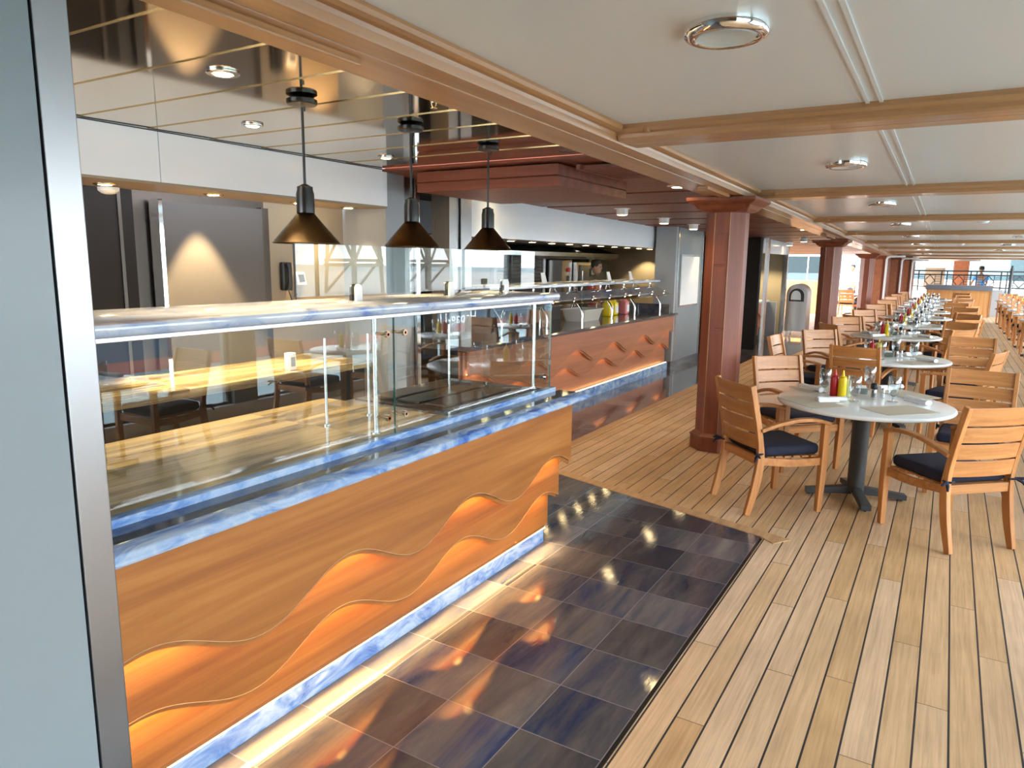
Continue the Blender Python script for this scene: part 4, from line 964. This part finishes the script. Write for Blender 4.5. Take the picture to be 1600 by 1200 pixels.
for k, (x, y) in enumerate(((-.9, 34.0), (-.1, 34.2), (.75, 34.4), (2.0, 33.6))):
    lounger(x, y, .1*k, 'white cushioned lounger beyond the iron railing, %s from the left' % ORD[k])

# ================================================================ PEOPLE
SKINM = plain('skin', (.36, .20, .13), .55); HAIR = plain('dark_hair', (.012, .01, .009), .6)
def person(lab, loc, rz, shirt, legs, skin=SKINM, s=1.0, arm=(0.12, .18), shorts=True):
    t = thing('person', lab, 'person', loc, rz)
    def chain(name, verts, edges, rad, m, sub=1):
        me = bpy.data.meshes.new(name); me.from_pydata([tuple(c*s for c in v) for v in verts], edges, []); o = bpy.data.objects.new(name, me); COL.objects.link(o)
        sk = o.modifiers.new('skin', 'SKIN'); sk.use_smooth_shade = True
        for v, r in zip(me.skin_vertices[0].data, rad): v.radius = (r[0]*s, r[1]*s) if isinstance(r, tuple) else (r*s, r*s)
        me.skin_vertices[0].data[0].use_root = True
        ss = o.modifiers.new('sub', 'SUBSURF'); ss.levels = sub; ss.render_levels = sub
        me.materials.append(m); o.parent = t; return o
    a, b = arm
    V = [(0, 0, .95), (0, -.01, 1.15), (0, -.01, 1.38), (0, .0, 1.50), (0, .02, 1.58),
         (-.10, 0, .90), (-.11, .02, .50), (-.115, -.01, .09), (-.12, .13, .03), (.10, 0, .90), (.11, -.02, .50), (.115, -.05, .09), (.12, .09, .03),
         (-.19, -.01, 1.42), (-.26, a, 1.15), (-.24, a+b, .98), (.19, -.01, 1.42), (.26, a, 1.15), (.24, a+b, .98)]
    E_ = [(0, 1), (1, 2), (2, 3), (3, 4), (0, 5), (5, 6), (6, 7), (7, 8), (0, 9), (9, 10), (10, 11), (11, 12), (2, 13), (13, 14), (14, 15), (2, 16), (16, 17), (17, 18)]
    R_ = [(.15, .10), (.14, .10), (.16, .10), .055, .055, .085, .055, .038, .035, .085, .055, .038, .035, .06, .042, .03, .06, .042, .03]
    chain('body', V, E_, R_, skin)
    chain('shirt', [(0, 0, .92), (0, -.01, 1.15), (0, -.01, 1.38), (0, .0, 1.46), (-.19, -.01, 1.42), (-.235, a*.6, 1.25), (.19, -.01, 1.42), (.235, a*.6, 1.25)],
          [(0, 1), (1, 2), (2, 3), (2, 4), (4, 5), (2, 6), (6, 7)], [(.175, .125), (.16, .12), (.185, .12), .07, .078, .062, .078, .062], shirt)
    e = .46 if shorts else .12
    chain('shorts' if shorts else 'trousers', [(0, 0, .97), (0, 0, .90), (-.10, 0, .84), (-.11, .015, e), (.10, 0, .84), (.11, -.015, e)], [(0, 1), (1, 2), (2, 3), (1, 4), (4, 5)], [(.165, .12), (.17, .125), .108, .085, .108, .085], legs)
    MB().lathe([(.02, 1.555), (.06, 1.57), (.078, 1.62), (.083, 1.67), (.08, 1.72), (.06, 1.765), (.02, 1.782)], (0, .02, 0), 16).lathe([(.004, 1.635), (.014, 1.64), (.009, 1.665), (.004, 1.68)], (0, .105, 0), 8).build('head', skin, t, smooth=True)
    MB().lathe([(.078, 1.66), (.090, 1.68), (.092, 1.73), (.072, 1.785), (.02, 1.80)], (0, .005, 0), 16).build('hair', HAIR, t, smooth=True)
    for sx in (-1, 1):
        MB().lathe([(.003, 1.665), (.011, 1.67), (.011, 1.682), (.003, 1.687)], (sx*.03, .096, 0), 8).build('eye', SOCKETBLK, t, smooth=True)
        MB().lathe([(.004, 1.63), (.014, 1.65), (.014, 1.68), (.004, 1.69)], (sx*.083, .015, 0), 8).build('ear', skin, t, smooth=True)
        h = Vector((sx*.24, a+b, .98)); mb = MB()
        mb.tube([h+Vector((0, 0, .01)), h+Vector((0, .02, -.05)), h+Vector((0, .03, -.09))], [.026, .034, .03], 8)
        for k in range(4):
            f0 = h+Vector(((k-1.5)*.014, .03, -.085)); mb.tube([f0, f0+Vector((0, .008, -.035)), f0+Vector((0, -.002, -.062+.004*abs(k-1.5)))], [.008, .0075, .006], 6)
        mb.tube([h+Vector((-sx*.022, .02, -.03)), h+Vector((-sx*.042, .035, -.06)), h+Vector((-sx*.042, .04, -.085))], [.010, .009, .007], 6)
        mb.build('hand', skin, t, smooth=True)
    return t
WS = plain('white_shirt', (.75, .76, .78), .8); DK = plain('dark_shorts', (.03, .035, .06), .8); BLU = plain('blue_cloth', (.08, .32, .75), .8)
person('person in white shirt and dark shorts standing on the sunny deck beyond the columns', (-3.35, 31.5, 0), pi*.9, WS, DK)
person('person wrapped in bright blue standing beyond the far railing', (.98, 33.2, 0), 0.3, BLU, BLU)
person('crew member with dark hair working behind the farther counter, head just above the guard', (-5.24, 11.42, 0), -1.5, plain('crew_red', (.30, .05, .05), .8), DK, s=.93, shorts=False)

# ================================================================ ALCOVE 3, BIN, SIDE DECK
c3 = thing('alcove_counter', 'small grey topped counter with wave cut red wood front in the far alcove', 'counter', (-4.0, 16.6, .004))
x3 = layered(c3, -3.62, 15.45, 17.3, .90, (.60, .40), CHERRYRED, 1.0, .08, 16.6, 16.6, .12, 1, LEDSOFT, .03)
MB().box(-4.55, x3-.02, 15.42, 17.38, .002, .90).build('body', WALLDARK, c3, world=True)
MB().box(-4.58, -3.55, 15.42, 17.41, .90, .94).build('top', plain('grey_top', (.35, .38, .42), .3), c3, world=True)
struct('wall_back', MB().box(-4.5, -3.40, 17.42, 17.5, 0, .90), WALLGREY)
ap = thing('toaster_oven', 'dark grey appliance standing on the small shelf in the far alcove', 'appliance', (-4.1, 16.3, 1.05))
MB().rbox(-4.45, -3.85, 15.9, 16.7, 1.22, 1.52, .03).build('housing', BLACKPL, ap, world=True, smooth=True)
MB().box(-3.85, -3.84, 16.0, 16.5, 1.27, 1.46).build('door', SOCKETBLK, ap, world=True)
MB().box(-4.5, -3.8, 15.6, 16.9, 1.18, 1.205).box(-4.5, -3.85, 15.7, 15.74, .942, 1.18).box(-4.5, -3.85, 16.8, 16.84, .942, 1.18).build('shelf', STEEL, ap, world=True)
tr = thing('tray_stack', 'stack of dark and blue trays on the alcove counter', 'trays', (-3.9, 17.0, .942))
for k in range(6): MB().box(-4.15, -3.72, 15.8, 16.75, .942+k*.03, .966+k*.03).build('tray', [BLACKPL, plain('tray_brown', (.12, .08, .06), .5), plain('tray_blue', (.12, .25, .45), .5)][k % 3], tr, world=True, bevel=.004)
spot('wall_wash', (-4.0, 17.2, 2.2), 120, 100, .5, (1, .85, .5), .02, (0, radians(-14), 0))
bn = thing('rolling_bin', 'tall stainless round topped bin on white casters beyond the alcove', 'bin', (-3.14, 18.75, 0))
arc = [(-.24, .16), (.24, .16)]+[(.24*cos(a), 1.06+.24*sin(a)) for a in [pi*k/14 for k in range(15)]]
MB().prism(arc, 'Y', -.3, .3).build('casing', steel('bin_steel', (.42, .42, .41), .35, 'Z'), bn, smooth=True, angle=50)
hol = [(-.17, .88), (.17, .88)]+[(.17*cos(a), 1.02+.17*sin(a)) for a in [pi*k/12 for k in range(13)]]
MB().prism(hol, 'Y', -.312, -.301).build('opening', SOCKETBLK, bn, smooth=True)
hol2 = [(-.13, .92), (.10, .92)]+[(.11*cos(a)-.015, 1.01+.13*sin(a)) for a in [pi*k/12 for k in range(13)]]
MB().prism(hol2, 'Y', -.325, -.313).build('bin_liner', plain('clear_bag', (.55, .58, .58), .3), bn, smooth=True)
for sx in (-1, 1):
    for sy in (-1, 1):
        MB().tube([(sx*.19-.02, sy*.22, .075), (sx*.19+.02, sy*.22, .075)], .07, 14).box(sx*.19-.03, sx*.19+.03, sy*.22-.03, sy*.22+.03, .10, .165).build('caster', WHITE, bn, smooth=True)
# side deck, beyond the mahogany ceiling
struct('wall_left', MB().box(-9.8, -3.6, 30.9, 31.0, 0, 1.05) if False else MB().box(-6.2, -4.05, 27.9, 28.1, 0, 1.2), wood('deck_barrier_wood', (.55, .25, .09), (.68, .34, .13), (.75, .42, .2), 'Z', .4, .4))
for x in (-6.2, -5.3, -4.5, -3.72): struct('trim_21', MB().box(x-.02, x+.02, 28.2, 28.24, 1.2, 2.1), wh)
struct('trim_21', MB().box(-6.2, -3.7, 28.2, 28.24, 2.06, 2.12), wh)
struct('window_20', MB().box(-6.2, -3.72, 28.21, 28.22, 1.2, 2.06), TINT)
struct('wall_end', MB().box(-9.9, -2.5, 44, 44.2, 0, 1.3), wh)
dt = dup(TB, (-2.60, 27.6, 0), 0, 'pale round table out on the sunny side deck', 'side deck furniture') if True else None
dt.location = (-2.85, 28.6, 0)
chair(-3.62, 28.5, -85, 'teak armchair left of the table on the sunny side deck', 'side deck furniture')
chair(-3.0, 27.75, -10, 'teak armchair in front of the table on the sunny side deck', 'side deck furniture')
bt = thing('towel_cart', 'bright blue towels piled on a low white cart on the side deck', 'cart', (-4.05, 33.0, 0))
MB().box(-4.5, -3.8, 32.7, 33.3, .003, .5).build('cart_body', wh, bt, world=True)
MB().rbox(-4.45, -3.85, 32.75, 33.25, .502, .72, .05).build('towels', BLU, bt, world=True, smooth=True)

# ================================================================ SEA, SHIP AND CRANES
MB().box(-2500, 2500, -2500, 2500, -24.2, -24).build('sea', SEA, kind='structure')
own = struct('wall_end', MB().box(-10, 2.60, -6, 46, -23.9, -.13), wh)
HB = plain('ship_hull_blue', (.05, .085, .13), .5); HR = plain('ship_boot_red', (.30, .10, .09), .6); HW = plain('hull_lettering', (.95, .95, .95), .6)
sh_ = thing('container_ship', 'long blue grey container ship moored across the water, with white lettering on the hull', 'ship', (150, 200, -24))
MB().prism([(40, -21.2), (40, -13.4), (45, -12.6), (300, -12.6), (312, -11.6), (318, -10.6), (310, -21.2)], 'X', 150, 176).build('hull', HB, sh_, world=True)
MB().prism([(41, -24), (40, -21.2), (310, -21.2), (306, -24)], 'X', 150.02, 175.9).build('boot_top', HR, sh_, world=True)
cu = bpy.data.curves.new('hull_lettering', 'FONT'); cu.body = 'Hapag-Lloyd'; cu.size = 6.0; cu.extrude = .05; cu.align_x = 'LEFT'; cu.space_character = 1.1
tx_ = bpy.data.objects.new('tmp_text', cu); COL.objects.link(tx_)
bpy.context.view_layer.update()
me = bpy.data.meshes.new_from_object(tx_.evaluated_get(bpy.context.evaluated_depsgraph_get())); bpy.data.objects.remove(tx_)
lt = bpy.data.objects.new('hull_lettering', me); me.materials.clear(); me.materials.append(HW); COL.objects.link(lt)
lt.parent = sh_; lt.rotation_euler = (radians(90), 0, radians(-90)); lt.location = (-.1, 28.5, 3.0)
def crane(y, lab):
    t = thing('gantry_crane', lab, 'crane', (215, y*1.22, -12.6), 0, 'quay cranes behind the ship')
    cm = plain('crane_steel', (.30, .27, .22), .6); mb = MB()
    for a in (-9, 9):
        for b in (-8, 8): mb.bar((b, a, 0), (b*.8, a*.8, 42), 1.4, 1.4)
        mb.bar((-8, a, 14), (8, a, 14), 1.2, 1.2); mb.bar((-8, a, 14), (6.6, a*.85, 40), .9, .9); mb.bar((8, a, 0.5), (-7, a*.9, 14), .8, .8)
    for b in (-8, 8):
        mb.bar((b, -9, 12), (b, 9, 12), 1.4, 1.4); mb.bar((b, -9, 12), (b*.85, 8, 38), .8, .8); mb.bar((b, 9, 12), (b*.85, -8, 38), .8, .8)
    mb.build('legs', cm, t)
    MB().bar((-45, 0, 40), (30, 0, 40), 3, 2.6).bar((0, 0, 40), (0, 0, 60), 1.4, 1.4).bar((0, 0, 60), (-40, 0, 42), .7, .7).bar((0, 0, 60), (28, 0, 42), .7, .7).build('boom', cm, t)
crane(190, 'beige lattice quay crane across the water, left one'); crane(232, 'beige lattice quay crane across the water, right one')
struct('wall_end', MB().box(177, 600, -200, 800, -24, -12.6), plain('quay_concrete', (.45, .44, .42), .8))
